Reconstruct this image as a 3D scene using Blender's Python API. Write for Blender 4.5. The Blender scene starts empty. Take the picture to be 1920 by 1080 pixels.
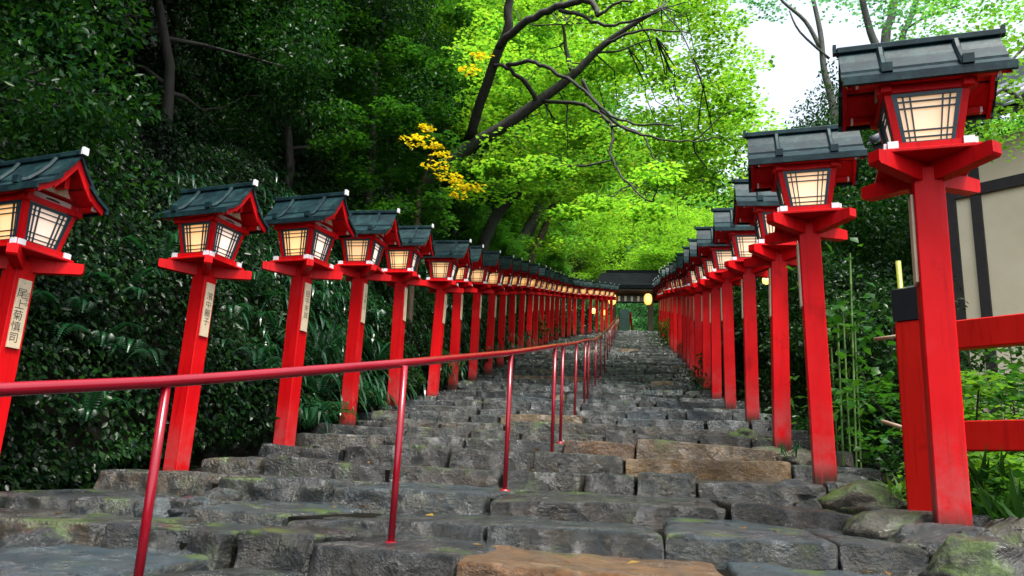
import bpy, bmesh, math, random
import numpy as np
from mathutils import Vector, Matrix, noise
PI = math.pi
rad = math.radians
S = bpy.context.scene
C = S.collection
RNG = np.random.default_rng(7)
random.seed(7)

# ------------------------------------------------------------------ camera
CZ = 1.5                                   # height of the eye above world zero
F = 1493.0                                 # focal length in pixels of the 1920 px wide photograph
zc = np.array([290., 6200., -1493.]); zc /= np.linalg.norm(zc)
yc = np.array([230., -370.2, -1493.]); yc -= zc * (yc @ zc); yc /= np.linalg.norm(yc)
xc = np.cross(yc, zc)
RW = np.stack([xc, yc, zc])                # camera axes -> world axes
cam_d = bpy.data.cameras.new('camera'); cam = bpy.data.objects.new('camera', cam_d); C.objects.link(cam)
cam.matrix_world = Matrix.Translation((0, 0, CZ)) @ Matrix(RW.tolist()).to_4x4()
cam_d.sensor_width = 36.0; cam_d.lens = 36.0 * F / 1920.0
cam_d.clip_start = 0.05; cam_d.clip_end = 1000
S.camera = cam

# ------------------------------------------------------------------ world, sun, exposure
SUN_EL, SUN_AZ = rad(68), rad(138)         # azimuth clockwise from +Y (up the stairs): over the right shoulder
w = bpy.data.worlds.new('World'); S.world = w; w.use_nodes = True
nt = w.node_tree; nt.nodes.clear()
sky = nt.nodes.new('ShaderNodeTexSky'); sky.sky_type = 'NISHITA'; sky.sun_disc = False
sky.sun_elevation = SUN_EL; sky.sun_rotation = SUN_AZ; sky.dust_density = 3.0; sky.air_density = 1.0
hs = nt.nodes.new('ShaderNodeHueSaturation'); hs.inputs['Saturation'].default_value = 0.42; hs.inputs['Value'].default_value = 1.0
bg = nt.nodes.new('ShaderNodeBackground'); bg.inputs['Strength'].default_value = 0.15
wo = nt.nodes.new('ShaderNodeOutputWorld')
nt.links.new(sky.outputs[0], hs.inputs['Color']); nt.links.new(hs.outputs[0], bg.inputs['Color']); nt.links.new(bg.outputs[0], wo.inputs[0])
sd = bpy.data.lights.new('sun', 'SUN'); sun = bpy.data.objects.new('sun', sd); C.objects.link(sun)
sd.energy = 2.2; sd.angle = rad(16); sd.color = (1.0, 0.95, 0.86)
sv = Vector((math.sin(SUN_AZ) * math.cos(SUN_EL), math.cos(SUN_AZ) * math.cos(SUN_EL), math.sin(SUN_EL)))
sun.rotation_euler = sv.to_track_quat('Z', 'Y').to_euler()
S.view_settings.view_transform = 'Standard'; S.view_settings.look = 'None'
S.view_settings.exposure = 1.5; S.view_settings.gamma = 1.0; S.view_settings.use_curve_mapping = False
S.render.engine = 'CYCLES'
S.cycles.use_denoising = True
S.cycles.max_bounces = 8; S.cycles.diffuse_bounces = 4; S.cycles.glossy_bounces = 3
S.cycles.transmission_bounces = 4; S.cycles.transparent_max_bounces = 4
S.cycles.sample_clamp_indirect = 6.0; S.cycles.volume_bounces = 1

# ------------------------------------------------------------------ places
GP = [(-30, -5.5), (0, -.72), (2, -.43), (3.5, -.215), (4.17, -.13), (5.8, .10), (7.6, .42), (9.7, .82), (11.2, 1.10), (12.6, 1.36),
      (14.4, 1.72), (16.3, 2.15), (18, 2.53), (20, 3.02), (22, 3.48), (24.5, 4.05), (44, 8.35), (70, 8.35)]
GY, GZ = [np.array(a, float) for a in zip(*GP)]
def g(y): return np.interp(y, GY, GZ) + CZ           # height of the stairs along their run
def at(u, v, y):                                     # the point seen at photo pixel (u, v) and y metres up the stairs
    r = RW @ np.array([u - 960., 540. - v, -F]); r = r / r[1] * y
    return Vector((r[0], r[1], r[2] + CZ))
def on_ground(u, v):
    r = RW @ np.array([u - 960., 540. - v, -F]); ys = np.linspace(1.2, 44, 6000); zz = ys * r[2] / r[1] + CZ
    i = int(np.argmax(zz < g(ys))) if (zz < g(ys)).any() else len(ys) - 1
    return Vector((r[0] / r[1] * ys[i], ys[i], float(g(ys[i]))))
LY, LZ_ = [-30, 2, 4.7, 6.25, 7.15, 8.85, 10.5, 12.1, 13.7, 16.5, 20, 60], None
LZ_ = [float(np.interp(-30, GY, GZ)), -1.0, -.49, -.12, .10, .52, .88, 1.19, 1.56, 2.19, 3.02, 8.35]
def gl(y): return np.where(np.asarray(y) > 20, np.interp(y, GY, GZ), np.interp(y, LY, LZ_)) + CZ    # ground at the foot of the left bank
def bend_rate(y): return float(np.interp(y, [0, 6, 12, 20], [.20, .20, .06, 0]))
def bend(x, y): return bend_rate(y) * max(0., -.6 - x)   # the lower rows swing round at their left end
def stair_edges(y):                                  # left and right edge of the stone stairs
    return (float(np.interp(y, [0, 2, 4, 6, 9, 30, 36, 42, 44], [-3.7, -3.7, -3.35, -3.1, -3.0, -2.95, -2.3, -1.25, -1.1])),
            float(np.interp(y, [0, 4, 8, 30, 44], [1.95, 1.75, 1.5, 1.3, 1.3])))

# ------------------------------------------------------------------ materials
def mat(name):
    m = bpy.data.materials.new(name); m.use_nodes = True; n = m.node_tree; n.nodes.clear()
    out = n.nodes.new('ShaderNodeOutputMaterial'); p = n.nodes.new('ShaderNodeBsdfPrincipled')
    n.links.new(p.outputs[0], out.inputs[0]); return m, n, p, out
def N(n, t, **k):
    o = n.nodes.new(t)
    for a, v in k.items():
        if a in o.inputs: o.inputs[a].default_value = v
        else: setattr(o, a, v)
    return o
def rampnode(n, src, stops):
    r = n.nodes.new('ShaderNodeValToRGB'); e = r.color_ramp.elements
    while len(e) > 1: e.remove(e[-1])
    e[0].position = stops[0][0]; e[0].color = (*stops[0][1], 1)
    for p, c in stops[1:]:
        x = e.new(p); x.color = (*c, 1)
    n.links.new(src, r.inputs[0]); return r
def noise_tex(n, scale, detail=4, rough=.55, coord='pos', stretch=None, dist=0.0):
    if coord == 'pos': s = N(n, 'ShaderNodeNewGeometry').outputs['Position']
    else: s = N(n, 'ShaderNodeTexCoord').outputs['Object']
    if stretch:
        mp = N(n, 'ShaderNodeMapping'); mp.inputs['Scale'].default_value = stretch; n.links.new(s, mp.inputs[0]); s = mp.outputs[0]
    t = N(n, 'ShaderNodeTexNoise', Scale=scale, Detail=detail, Roughness=rough, Distortion=dist); n.links.new(s, t.inputs['Vector']); return t
def mixc(n, fac, a, b, mode='MIX'):
    m = N(n, 'ShaderNodeMix'); m.data_type = 'RGBA'; m.blend_type = mode
    for i, v in ((0, fac), (6, a), (7, b)):
        if hasattr(v, 'is_linked') or hasattr(v, 'links'): n.links.new(v, m.inputs[i])
        else: m.inputs[i].default_value = v if i == 0 else (*v, 1)
    return m.outputs[2]
def bump(n, p, src, strength, dist):
    b = N(n, 'ShaderNodeBump', Strength=strength, Distance=dist); n.links.new(src, b.inputs['Height']); n.links.new(b.outputs[0], p.inputs['Normal']); return b

def paint(name, c1, c2, rough=.34, fade=None, spec=.12, grime=.55):
    m, n, p, o = mat(name)
    a = noise_tex(n, 5, 6, .65, stretch=(1, 1, .35) if grime > .2 else None); r = rampnode(n, a.outputs[0], [(.32, c1), (.68, c2)])
    col = r.outputs[0]
    if fade:                                          # chalky worn patches
        b = noise_tex(n, 1.6, 5, .6); r2 = rampnode(n, b.outputs[0], [(.56, (0, 0, 0)), (.74, (1, 1, 1))]); col = mixc(n, r2.outputs[0], col, fade)
    g1 = noise_tex(n, 38, 4, .6, stretch=(1, 1, .045)); gr = rampnode(n, g1.outputs[0], [(.34, (.62, .55, .5)), (.46, (1, 1, 1))]); g2 = noise_tex(n, 3.2, 7, .72); g3 = rampnode(n, g2.outputs[0], [(.30, (.45, .36, .32)), (.44, (1, 1, 1))])
    col = mixc(n, grime, mixc(n, grime, col, gr.outputs[0], 'MULTIPLY'), g3.outputs[0], 'MULTIPLY')
    if fade:
        so = N(n, 'ShaderNodeSeparateXYZ'); n.links.new(N(n, 'ShaderNodeTexCoord').outputs['Object'], so.inputs[0]); ft = N(n, 'ShaderNodeMapRange'); ft.inputs[1].default_value = .55; ft.inputs[2].default_value = .0; n.links.new(so.outputs[2], ft.inputs[0])
        fn = noise_tex(n, 7, 6, .7); fr_ = rampnode(n, fn.outputs[0], [(.36, (0, 0, 0)), (.62, (.85, .85, .85))]); col = mixc(n, mixc(n, 1.0, ft.outputs[0], fr_.outputs[0], 'MULTIPLY'), col, (.40, .085, .085))
        ms_ = N(n, 'ShaderNodeMapRange'); ms_.inputs[1].default_value = .10; ms_.inputs[2].default_value = .0; n.links.new(so.outputs[2], ms_.inputs[0]); col = mixc(n, mixc(n, 1.0, ms_.outputs[0], gr.outputs[0], 'MULTIPLY'), col, (.07, .03, .022))
    oi = N(n, 'ShaderNodeObjectInfo'); hv = N(n, 'ShaderNodeHueSaturation'); mr = N(n, 'ShaderNodeMapRange'); mr.inputs[3].default_value = .8 if grime > .2 else 1; mr.inputs[4].default_value = 1.12 if grime > .2 else 1
    n.links.new(oi.outputs['Random'], mr.inputs[0]); n.links.new(mr.outputs[0], hv.inputs['Value']); n.links.new(col, hv.inputs['Color'])
    n.links.new(hv.outputs[0], p.inputs['Base Color']); p.inputs['Specular IOR Level'].default_value = spec
    c = noise_tex(n, 26, 5, .7, stretch=(1, 1, .25)); rr = N(n, 'ShaderNodeMapRange'); rr.inputs[3].default_value = rough - (.1 if grime > .2 else 0); rr.inputs[4].default_value = rough + (.22 if grime > .2 else .02)
    n.links.new((c if grime > .2 else a).outputs[0], rr.inputs[0]); n.links.new(rr.outputs[0], p.inputs['Roughness'])
    if grime > .2: bump(n, p, c.outputs[0], .12, .01)
    return m
def plain(name, c, rough=.5, var=.15, scale=8, metal=0):
    m, n, p, o = mat(name)
    a = noise_tex(n, scale, 5, .6); r = rampnode(n, a.outputs[0], [(.25, tuple(x * (1 - var) for x in c)), (.75, tuple(min(1, x * (1 + var)) for x in c))])
    n.links.new(r.outputs[0], p.inputs['Base Color']); p.inputs['Roughness'].default_value = rough; p.inputs['Metallic'].default_value = metal
    bump(n, p, a.outputs[0], .15, .01); return m

RED = paint('vermilion_paint', (.54, .003, .006), (.64, .006, .008), .36, fade=(.60, .022, .028))
REDRAIL = paint('rail_enamel', (.21, .0015, .010), (.25, .003, .013), .20, spec=.55, grime=.05)
REDFENCE = paint('fence_vermilion', (.46, .007, .004), (.55, .011, .006), .4)
WHITE = plain('white_paint', (.78, .78, .80), .5, .06)
CREAM = plain('pale_wood', (.62, .50, .33), .55, .15, 14)
TRANSOM = plain('weathered_pale_board', (.42, .34, .30), .6, .2, 18)
DARKSLOT = plain('dark_slot', (.03, .006, .004), .7)
TEAL = plain('teal_window_paint', (.008, .045, .065), .4, .3, 20)
CLOTH = plain('pale_blue_cloth', (.22, .34, .38), .8, .2, 2)
INK = plain('ink', (.012, .010, .010), .6)
BLACK = plain('black_cap', (.012, .013, .016), .3, .3)
TIMBER = plain('dark_timber', (.022, .017, .016), .55, .35, 9)
def copper():
    m, n, p, o = mat('weathered_copper')
    a = noise_tex(n, 9, 6, .7); r = rampnode(n, a.outputs[0], [(.30, (.004, .010, .013)), (.5, (.008, .024, .029)), (.72, (.022, .060, .058))])
    n.links.new(r.outputs[0], p.inputs['Base Color']); p.inputs['Roughness'].default_value = .42
    p.inputs['Specular IOR Level'].default_value = .16; bump(n, p, a.outputs[0], .3, .01); return m
COPPER = copper()
def paper(name, c, s):
    m, n, p, o = mat(name)
    p.inputs['Base Color'].default_value = (.7, .62, .5, 1); p.inputs['Roughness'].default_value = .7
    a = noise_tex(n, 3.0, 3, .5); col = rampnode(n, a.outputs[0], [(.3, tuple(x * y for x, y in zip(c, (.9, .8, .65)))), (.7, c)])
    n.links.new(col.outputs[0], p.inputs['Emission Color'])
    oi = N(n, 'ShaderNodeObjectInfo'); mr = N(n, 'ShaderNodeMapRange'); mr.inputs[3].default_value = .8 * s; mr.inputs[4].default_value = 1.25 * s
    n.links.new(oi.outputs['Random'], mr.inputs[0]); 
    vd = N(n, 'ShaderNodeVectorMath'); vd.operation = 'DISTANCE'; vd.inputs[1].default_value = (0, 0, 2.0) if s < .6 else (0, 0, 0); n.links.new(N(n, 'ShaderNodeTexCoord').outputs['Object'], vd.inputs[0])
    fo = N(n, 'ShaderNodeMapRange'); fo.inputs[1].default_value = .12; fo.inputs[2].default_value = .24; fo.inputs[3].default_value = 1.35; fo.inputs[4].default_value = .62; n.links.new(vd.outputs['Value'], fo.inputs[0])
    mu = N(n, 'ShaderNodeMath'); mu.operation = 'MULTIPLY'; n.links.new(mr.outputs[0], mu.inputs[0]); n.links.new(fo.outputs[0], mu.inputs[1]); n.links.new(mu.outputs[0], p.inputs['Emission Strength']); return m
PAPER = paper('lit_paper', (1.0, .50, .15), .35)
PAPER_PALE = paper('lit_paper_pale', (1.0, .66, .40), .34)
PAPER_COOL = paper('lit_paper_cool', (1.0, .76, .66), .31)
LAMPGLOW = paper('lamp_glow', (1.0, .52, .10), 1.0)

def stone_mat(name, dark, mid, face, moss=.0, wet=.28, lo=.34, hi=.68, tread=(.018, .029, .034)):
    m, n, p, o = mat(name)
    a = noise_tex(n, 2.3, 8, .68, dist=.6); b = noise_tex(n, 11, 8, .72); c = noise_tex(n, 55, 4, .6)
    r1 = rampnode(n, a.outputs[0], [(lo, dark), (hi, mid)])
    vein = noise_tex(n, 4.5, 6, .7, dist=1.6, stretch=(1, 1, 2.2)); vr = rampnode(n, vein.outputs[0], [(.40, (1, 1, 1)), (.48, (.6, .6, .6)), (.50, (.42, .42, .42)), (.52, (.75, .75, .75)), (.60, (1.15, 1.15, 1.15))])
    vo = N(n, 'ShaderNodeTexVoronoi', Scale=5.5); vo.feature = 'F1'; wp = N(n, 'ShaderNodeVectorMath'); wp.operation = 'MULTIPLY_ADD'; wp.inputs[1].default_value = (.22, .22, .22)
    n.links.new(b.outputs['Color'], wp.inputs[0]); n.links.new(N(n, 'ShaderNodeNewGeometry').outputs['Position'], wp.inputs[2]); n.links.new(wp.outputs[0], vo.inputs['Vector'])
    geo = N(n, 'ShaderNodeNewGeometry'); sx = N(n, 'ShaderNodeSeparateXYZ'); n.links.new(geo.outputs['Normal'], sx.inputs[0])
    # grit splashed on to the risers, washed off the treads
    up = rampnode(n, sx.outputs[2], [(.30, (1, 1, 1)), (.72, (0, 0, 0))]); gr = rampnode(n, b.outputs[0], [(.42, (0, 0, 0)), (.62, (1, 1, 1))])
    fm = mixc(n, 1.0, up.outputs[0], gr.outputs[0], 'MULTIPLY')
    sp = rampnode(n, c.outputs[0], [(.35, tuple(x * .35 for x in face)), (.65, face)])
    top = rampnode(n, sx.outputs[2], [(.62, (0, 0, 0)), (.9, (1, 1, 1))]); tn = rampnode(n, a.outputs[0], [(.3, tuple(x * .35 for x in tread)), (.62, tread)])  # separate tone for up faces; the bluish treads imitate sky reflected on wet stone
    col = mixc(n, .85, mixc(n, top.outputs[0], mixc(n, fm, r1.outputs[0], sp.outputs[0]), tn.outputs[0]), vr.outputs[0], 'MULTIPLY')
    oi = N(n, 'ShaderNodeObjectInfo'); hv = N(n, 'ShaderNodeHueSaturation'); mr = N(n, 'ShaderNodeMapRange'); mr.inputs[3].default_value = .45; mr.inputs[4].default_value = 1.6
    n.links.new(oi.outputs['Random'], mr.inputs[0]); n.links.new(mr.outputs[0], hv.inputs['Value']); n.links.new(col, hv.inputs['Color'])
    m7 = N(n, 'ShaderNodeMath'); m7.operation = 'MULTIPLY'; m7.inputs[1].default_value = 7.13; n.links.new(oi.outputs['Random'], m7.inputs[0]); f7 = N(n, 'ShaderNodeMath'); f7.operation = 'FRACT'; n.links.new(m7.outputs[0], f7.inputs[0])
    tint = rampnode(n, f7.outputs[0], [(0, (.76, 1.0, 1.10)), (.35, (.9, 1, 1.0)), (.65, (1.0, 1.03, .86)), (1, (1.28, 1.0, .74))]); col = mixc(n, 1.0, hv.outputs[0], tint.outputs[0], 'MULTIPLY')
    if moss > 0:
        d = noise_tex(n, 3.1, 6, .6); dm = rampnode(n, d.outputs[0], [(.62 - moss * .3, (0, 0, 0)), (.70 - moss * .25, (1, 1, 1))])
        um = rampnode(n, sx.outputs[2], [(.15, (0, 0, 0)), (.6, (1, 1, 1))]); mm = mixc(n, 1.0, dm.outputs[0], um.outputs[0], 'MULTIPLY')
        mc = rampnode(n, c.outputs[0], [(.3, (.014, .036, .003)), (.7, (.065, .115, .006))]); col = mixc(n, mm, col, mc.outputs[0])
    n.links.new(col, p.inputs['Base Color'])
    rr = N(n, 'ShaderNodeMapRange'); rr.inputs[1].default_value = .36; rr.inputs[2].default_value = .62; rr.inputs[3].default_value = wet - .06; rr.inputs[4].default_value = wet + .36
    wt = noise_tex(n, 3.7, 7, .72); n.links.new(wt.outputs[0], rr.inputs[0]); n.links.new(rr.outputs[0], p.inputs['Roughness'])
    ad = N(n, 'ShaderNodeMath'); ad.operation = 'MULTIPLY_ADD'; ad.inputs[1].default_value = .3; n.links.new(c.outputs[0], ad.inputs[0]); n.links.new(b.outputs[0], ad.inputs[2])
    a2 = N(n, 'ShaderNodeMath'); a2.operation = 'MULTIPLY_ADD'; a2.inputs[1].default_value = 1.1; n.links.new(vo.outputs['Distance'], a2.inputs[0]); n.links.new(ad.outputs[0], a2.inputs[2])
    a3 = N(n, 'ShaderNodeMath'); a3.operation = 'MULTIPLY_ADD'; a3.inputs[1].default_value = .5; n.links.new(vein.outputs[0], a3.inputs[0]); n.links.new(a2.outputs[0], a3.inputs[2])
    bn = bump(n, p, a3.outputs[0], .65, .05); n.links.new(bn.outputs[0], p.inputs['Coat Normal'])
    cw = rampnode(n, wt.outputs[0], [(.42, (1, 1, 1)), (.62, (.12, .12, .12))]); cm = mixc(n, 1.0, cw.outputs[0], rampnode(n, sx.outputs[2], [(.1, (.55, .55, .55)), (.7, (1, 1, 1))]).outputs[0], 'MULTIPLY'); n.links.new(cm, p.inputs['Coat Weight']); p.inputs['Coat Roughness'].default_value = .13; p.inputs['Coat IOR'].default_value = 1.4; return m
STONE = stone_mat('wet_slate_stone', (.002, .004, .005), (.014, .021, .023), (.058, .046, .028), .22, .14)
STONE_FAR = stone_mat('wet_blue_stone', (.003, .007, .009), (.019, .030, .036), (.030, .030, .026), .05, .12, tread=(.032, .054, .064))  # bluer for the far steps: reflected sky put into the colour
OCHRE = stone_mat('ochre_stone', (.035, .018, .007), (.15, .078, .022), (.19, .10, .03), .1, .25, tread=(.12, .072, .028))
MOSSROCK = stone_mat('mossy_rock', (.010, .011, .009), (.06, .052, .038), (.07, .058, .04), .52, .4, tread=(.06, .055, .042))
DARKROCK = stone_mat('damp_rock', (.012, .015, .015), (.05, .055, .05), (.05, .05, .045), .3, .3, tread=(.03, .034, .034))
def soil():
    m, n, p, o = mat('damp_soil'); a = noise_tex(n, 6, 8, .7)
    r = rampnode(n, a.outputs[0], [(.3, (.003, .003, .002)), (.7, (.011, .010, .007))]); n.links.new(r.outputs[0], p.inputs['Base Color'])
    p.inputs['Roughness'].default_value = .9; p.inputs['Specular IOR Level'].default_value = .08; bump(n, p, a.outputs[0], .8, .08); return m
SOIL = soil()
def bark(name, c1, c2, scale=14):
    m, n, p, o = mat(name); a = noise_tex(n, scale, 8, .7, stretch=(1, 1, .3)); b = noise_tex(n, 2.5, 4, .6)
    r = rampnode(n, a.outputs[0], [(.3, c1), (.7, c2)]); ms = rampnode(n, b.outputs[0], [(.55, (0, 0, 0)), (.7, (.6, .6, .6))])
    n.links.new(mixc(n, ms.outputs[0], r.outputs[0], (.03, .06, .02)), p.inputs['Base Color']); p.inputs['Roughness'].default_value = .75
    bump(n, p, a.outputs[0], .7, .04); return m
BARK = bark('dark_wet_bark', (.010, .009, .008), (.045, .038, .030))
BARK_PALE = bark('pale_brown_bark', (.05, .035, .02), (.16, .11, .06))
BARK_GREY = bark('grey_bark', (.035, .035, .03), (.11, .11, .09))
def leafmat(name, cols, trans, tcol, rough=.35, spec=.5, lo=.6, hi=1.4, vs=.55):
    m, n, p, o = mat(name); geo = N(n, 'ShaderNodeNewGeometry')
    r = rampnode(n, geo.outputs['Random Per Island'], [(i / max(1, len(cols) - 1), c) for i, c in enumerate(cols)])
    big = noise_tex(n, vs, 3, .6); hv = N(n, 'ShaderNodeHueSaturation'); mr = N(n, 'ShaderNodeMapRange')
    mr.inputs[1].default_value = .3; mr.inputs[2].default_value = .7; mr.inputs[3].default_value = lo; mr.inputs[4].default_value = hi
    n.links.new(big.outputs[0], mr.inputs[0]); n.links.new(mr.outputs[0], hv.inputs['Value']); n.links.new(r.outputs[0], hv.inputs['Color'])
    n.links.new(hv.outputs[0], p.inputs['Base Color']); p.inputs['Roughness'].default_value = rough; p.inputs['Specular IOR Level'].default_value = spec
    t = N(n, 'ShaderNodeBsdfTranslucent'); n.links.new(mixc(n, 1.0, hv.outputs[0], tcol, 'MULTIPLY'), t.inputs['Color'])
    ms = N(n, 'ShaderNodeMixShader'); ms.inputs[0].default_value = trans
    n.links.new(p.outputs[0], ms.inputs[1]); n.links.new(t.outputs[0], ms.inputs[2]); n.links.new(ms.outputs[0], o.inputs[0]); return m
L_EVER = leafmat('evergreen_leaf', [(.004, .024, .007), (.010, .044, .008), (.022, .070, .008), (.006, .034, .015)], .34, (1.5, 1.6, .6), .24, .09)
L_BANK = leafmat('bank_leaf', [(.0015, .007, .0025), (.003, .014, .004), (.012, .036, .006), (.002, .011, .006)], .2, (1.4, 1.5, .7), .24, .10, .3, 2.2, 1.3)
L_FERN = leafmat('fern_leaf', [(.010, .065, .022), (.02, .10, .035), (.016, .08, .04)], .35, (1.3, 1.4, .8), .26, .3)
L_MAPLE = leafmat('maple_leaf', [(.06, .18, .018), (.10, .24, .022), (.14, .28, .022), (.08, .21, .024), (.18, .27, .022)], .62, (2.0, 2.0, 1.0), .45, .35)
L_MAPLEY = leafmat('yellow_maple_leaf', [(.40, .32, .012), (.52, .41, .010), (.38, .35, .014), (.52, .37, .012)], .5, (1.6, 1.5, .8), .45, .3)
L_FOREST = leafmat('forest_leaf', [(.05, .19, .025), (.09, .24, .025), (.07, .21, .05), (.13, .27, .025)], .6, (1.7, 1.8, 1.0), .4, .4)
L_FORESTB = leafmat('far_forest_leaf', [(.06, .20, .08), (.08, .22, .065), (.06, .20, .10)], .6, (1.5, 1.6, 1.2), .4, .5)
L_LITTER = leafmat('leaf_litter', [(.12, .06, .015), (.22, .10, .02), (.08, .045, .02), (.28, .17, .02)], .1, (1.2, 1.2, .7), .35, .3)
L_BROAD = leafmat('broad_leaf', [(.012, .06, .012), (.025, .10, .012), (.04, .12, .012), (.015, .075, .02)], .4, (1.6, 1.6, .7), .3, .2)
L_STRAP = leafmat('strap_leaf', [(.008, .05, .018), (.016, .08, .03), (.012, .065, .035)], .3, (1.3, 1.4, .8), .2, .5)
L_SHRUB = leafmat('shrub_leaf', [(.006, .026, .008), (.012, .044, .010), (.02, .065, .010)], .3, (1.4, 1.5, .7), .26, .16)
L_BRIGHT = leafmat('young_leaf', [(.06, .17, .015), (.10, .22, .015), (.08, .20, .03)], .5, (1.5, 1.5, .8), .4, .4)
def bamboo(name, c1, c2):
    m, n, p, o = mat(name); a = noise_tex(n, 7, 4, .6); r = rampnode(n, a.outputs[0], [(.3, c1), (.7, c2)]); n.links.new(r.outputs[0], p.inputs['Base Color'])
    p.inputs['Roughness'].default_value = .35; return m
BAMBOO = bamboo('green_bamboo', (.05, .13, .025), (.13, .24, .05)); BAMBOO_Y = bamboo('yellow_bamboo', (.26, .30, .04), (.40, .42, .07)); CANE = bamboo('pale_cane', (.30, .22, .14), (.5, .40, .28))
def plaster():
    m, n, p, o = mat('cream_plaster'); a = noise_tex(n, 1.3, 6, .6); r = rampnode(n, a.outputs[0], [(.25, (.70, .60, .39)), (.6, (.82, .73, .52)), (.8, (.85, .77, .56))])
    n.links.new(r.outputs[0], p.inputs['Base Color']); p.inputs['Roughness'].default_value = .85; return m
PLASTER = plaster()
TILE = plain('grey_roof_tile', (.13, .15, .17), .4, .3, 5)
GATEROOF = plain('cypress_bark_roof', (.005, .007, .008), .85, .4, 3)
GATEROOF.node_tree.nodes['Principled BSDF'].inputs['Specular IOR Level'].default_value = .05
GATEWOOD = plain('gate_timber', (.05, .028, .015), .6, .4, 6)

# ------------------------------------------------------------------ mesh helpers
class MB:
    def __init__(s): s.v = []; s.f = []
    def add(s, vs, fs):
        b = len(s.v); s.v += [tuple(x) for x in vs]; s.f += [tuple(i + b for i in q) for q in fs]; return s
    def hexa(s, p): return s.add(p, [(0, 3, 2, 1), (4, 5, 6, 7), (0, 1, 5, 4), (1, 2, 6, 5), (2, 3, 7, 6), (3, 0, 4, 7)])
    def box(s, x0, x1, y0, y1, z0, z1): return s.hexa([(x0, y0, z0), (x1, y0, z0), (x1, y1, z0), (x0, y1, z0), (x0, y0, z1), (x1, y0, z1), (x1, y1, z1), (x0, y1, z1)])
    def prism(s, poly, x0, x1):                       # polygon in (y, z), counter-clockwise seen from +x, swept along x
        n = len(poly); vs = [(x0, y, z) for y, z in poly] + [(x1, y, z) for y, z in poly]
        return s.add(vs, [tuple(reversed(range(n))), tuple(range(n, 2 * n))] + [(i, (i + 1) % n, n + (i + 1) % n, n + i) for i in range(n)])
    def tube(s, pts, rs, k=8, cap=True):
        pts = [Vector(p) for p in pts]; n = len(pts); rings = []
        t0 = (pts[1] - pts[0]).normalized(); ref = Vector((0, 0, 1)) if abs(t0.z) < .9 else Vector((1, 0, 0)); a = t0.cross(ref).normalized()
        for i, p in enumerate(pts):
            t = (pts[min(i + 1, n - 1)] - pts[max(i - 1, 0)]).normalized(); a = (a - t * a.dot(t)).normalized(); b = t.cross(a)
            r = rs[i] if hasattr(rs, '__len__') else rs
            rings += [p + (a * math.cos(2 * PI * j / k) + b * math.sin(2 * PI * j / k)) * r for j in range(k)]
        fs = [(i * k + j, i * k + (j + 1) % k, (i + 1) * k + (j + 1) % k, (i + 1) * k + j) for i in range(n - 1) for j in range(k)]
        if cap: fs += [tuple(reversed(range(k))), tuple(range((n - 1) * k, n * k))]
        return s.add(rings, fs)
    def mesh(s, name, m, smooth=False, bevel=0):
        me = bpy.data.meshes.new(name); me.from_pydata(s.v, [], s.f)
        if bevel:
            bm = bmesh.new(); bm.from_mesh(me)
            bmesh.ops.bevel(bm, geom=[e for e in bm.edges if e.calc_face_angle(0) > .5], offset=bevel, segments=1, affect='EDGES'); bm.to_mesh(me); bm.free()
        me.materials.append(m)
        if smooth: me.polygons.foreach_set('use_smooth', [True] * len(me.polygons))
        me.update(); return me
def link(name, me, parent=None, loc=None):
    o = bpy.data.objects.new(name, me); C.objects.link(o)
    if parent: o.parent = parent
    if loc is not None: o.location = loc
    return o
def part(name, mb, m, parent, smooth=False, bevel=0): return link(name, mb.mesh(name, m, smooth, bevel), parent)
def tag(o, label=None, cat=None, group=None, kind=None):
    for k, v in (('label', label), ('category', cat), ('group', group), ('kind', kind)):
        if v: o[k] = v
    return o
def thing(name, label, cat, loc=(0, 0, 0), rz=0, group=None):
    o = bpy.data.objects.new(name, None); C.objects.link(o); o.empty_display_size = .2
    o.location = loc; o.rotation_euler = (0, 0, rz); return tag(o, label, cat, group)
def fast_mesh(name, V, Fc, m):                         # V (n,3), Fc (k,3 or 4)
    me = bpy.data.meshes.new(name); V = np.ascontiguousarray(V, np.float32); Fc = np.ascontiguousarray(Fc, np.int32); k, c = Fc.shape
    me.vertices.add(len(V)); me.vertices.foreach_set('co', V.ravel()); me.loops.add(k * c); me.loops.foreach_set('vertex_index', Fc.ravel())
    me.polygons.add(k); me.polygons.foreach_set('loop_start', np.arange(0, k * c, c, dtype=np.int32)); me.polygons.foreach_set('loop_total', np.full(k, c, np.int32))
    me.materials.append(m); me.update(calc_edges=True); return me
def unit(a): return a / np.maximum(np.linalg.norm(a, axis=1, keepdims=True), 1e-6)
def leaf_mesh(name, P, D, Nn, Ln, Wd, m):              # one folded two-triangle leaf per point
    n = len(P); D = unit(D); s = unit(np.cross(D, Nn)); nn = np.cross(s, D); Ln = np.broadcast_to(Ln, (n,))[:, None]; Wd = np.broadcast_to(Wd, (n,))[:, None]
    V = np.empty((n, 4, 3), np.float32); V[:, 0] = P; V[:, 1] = P + D * Ln * .45 + s * Wd * .5 + nn * Wd * .14; V[:, 2] = P + D * Ln; V[:, 3] = P + D * Ln * .45 - s * Wd * .5 + nn * Wd * .14
    b = np.arange(n, dtype=np.int32)[:, None] * 4
    Fc = np.concatenate([b + np.array([[0, 1, 2]], np.int32), b + np.array([[0, 2, 3]], np.int32)], 1).reshape(-1, 3)
    return fast_mesh(name, V.reshape(-1, 3), Fc, m)
def blob_points(centres, radii, per, rng, shell=.55):  # points in ellipsoids, denser to the outside
    n = len(centres); idx = np.repeat(np.arange(n), per); d = unit(rng.normal(size=(len(idx), 3))); r = shell + (1 - shell) * rng.random(len(idx)) ** .5
    r *= 1 - .75 * (rng.random(len(idx)) < .18) * rng.random(len(idx))
    return centres[idx] + d * r[:, None] * radii[idx], d

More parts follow.
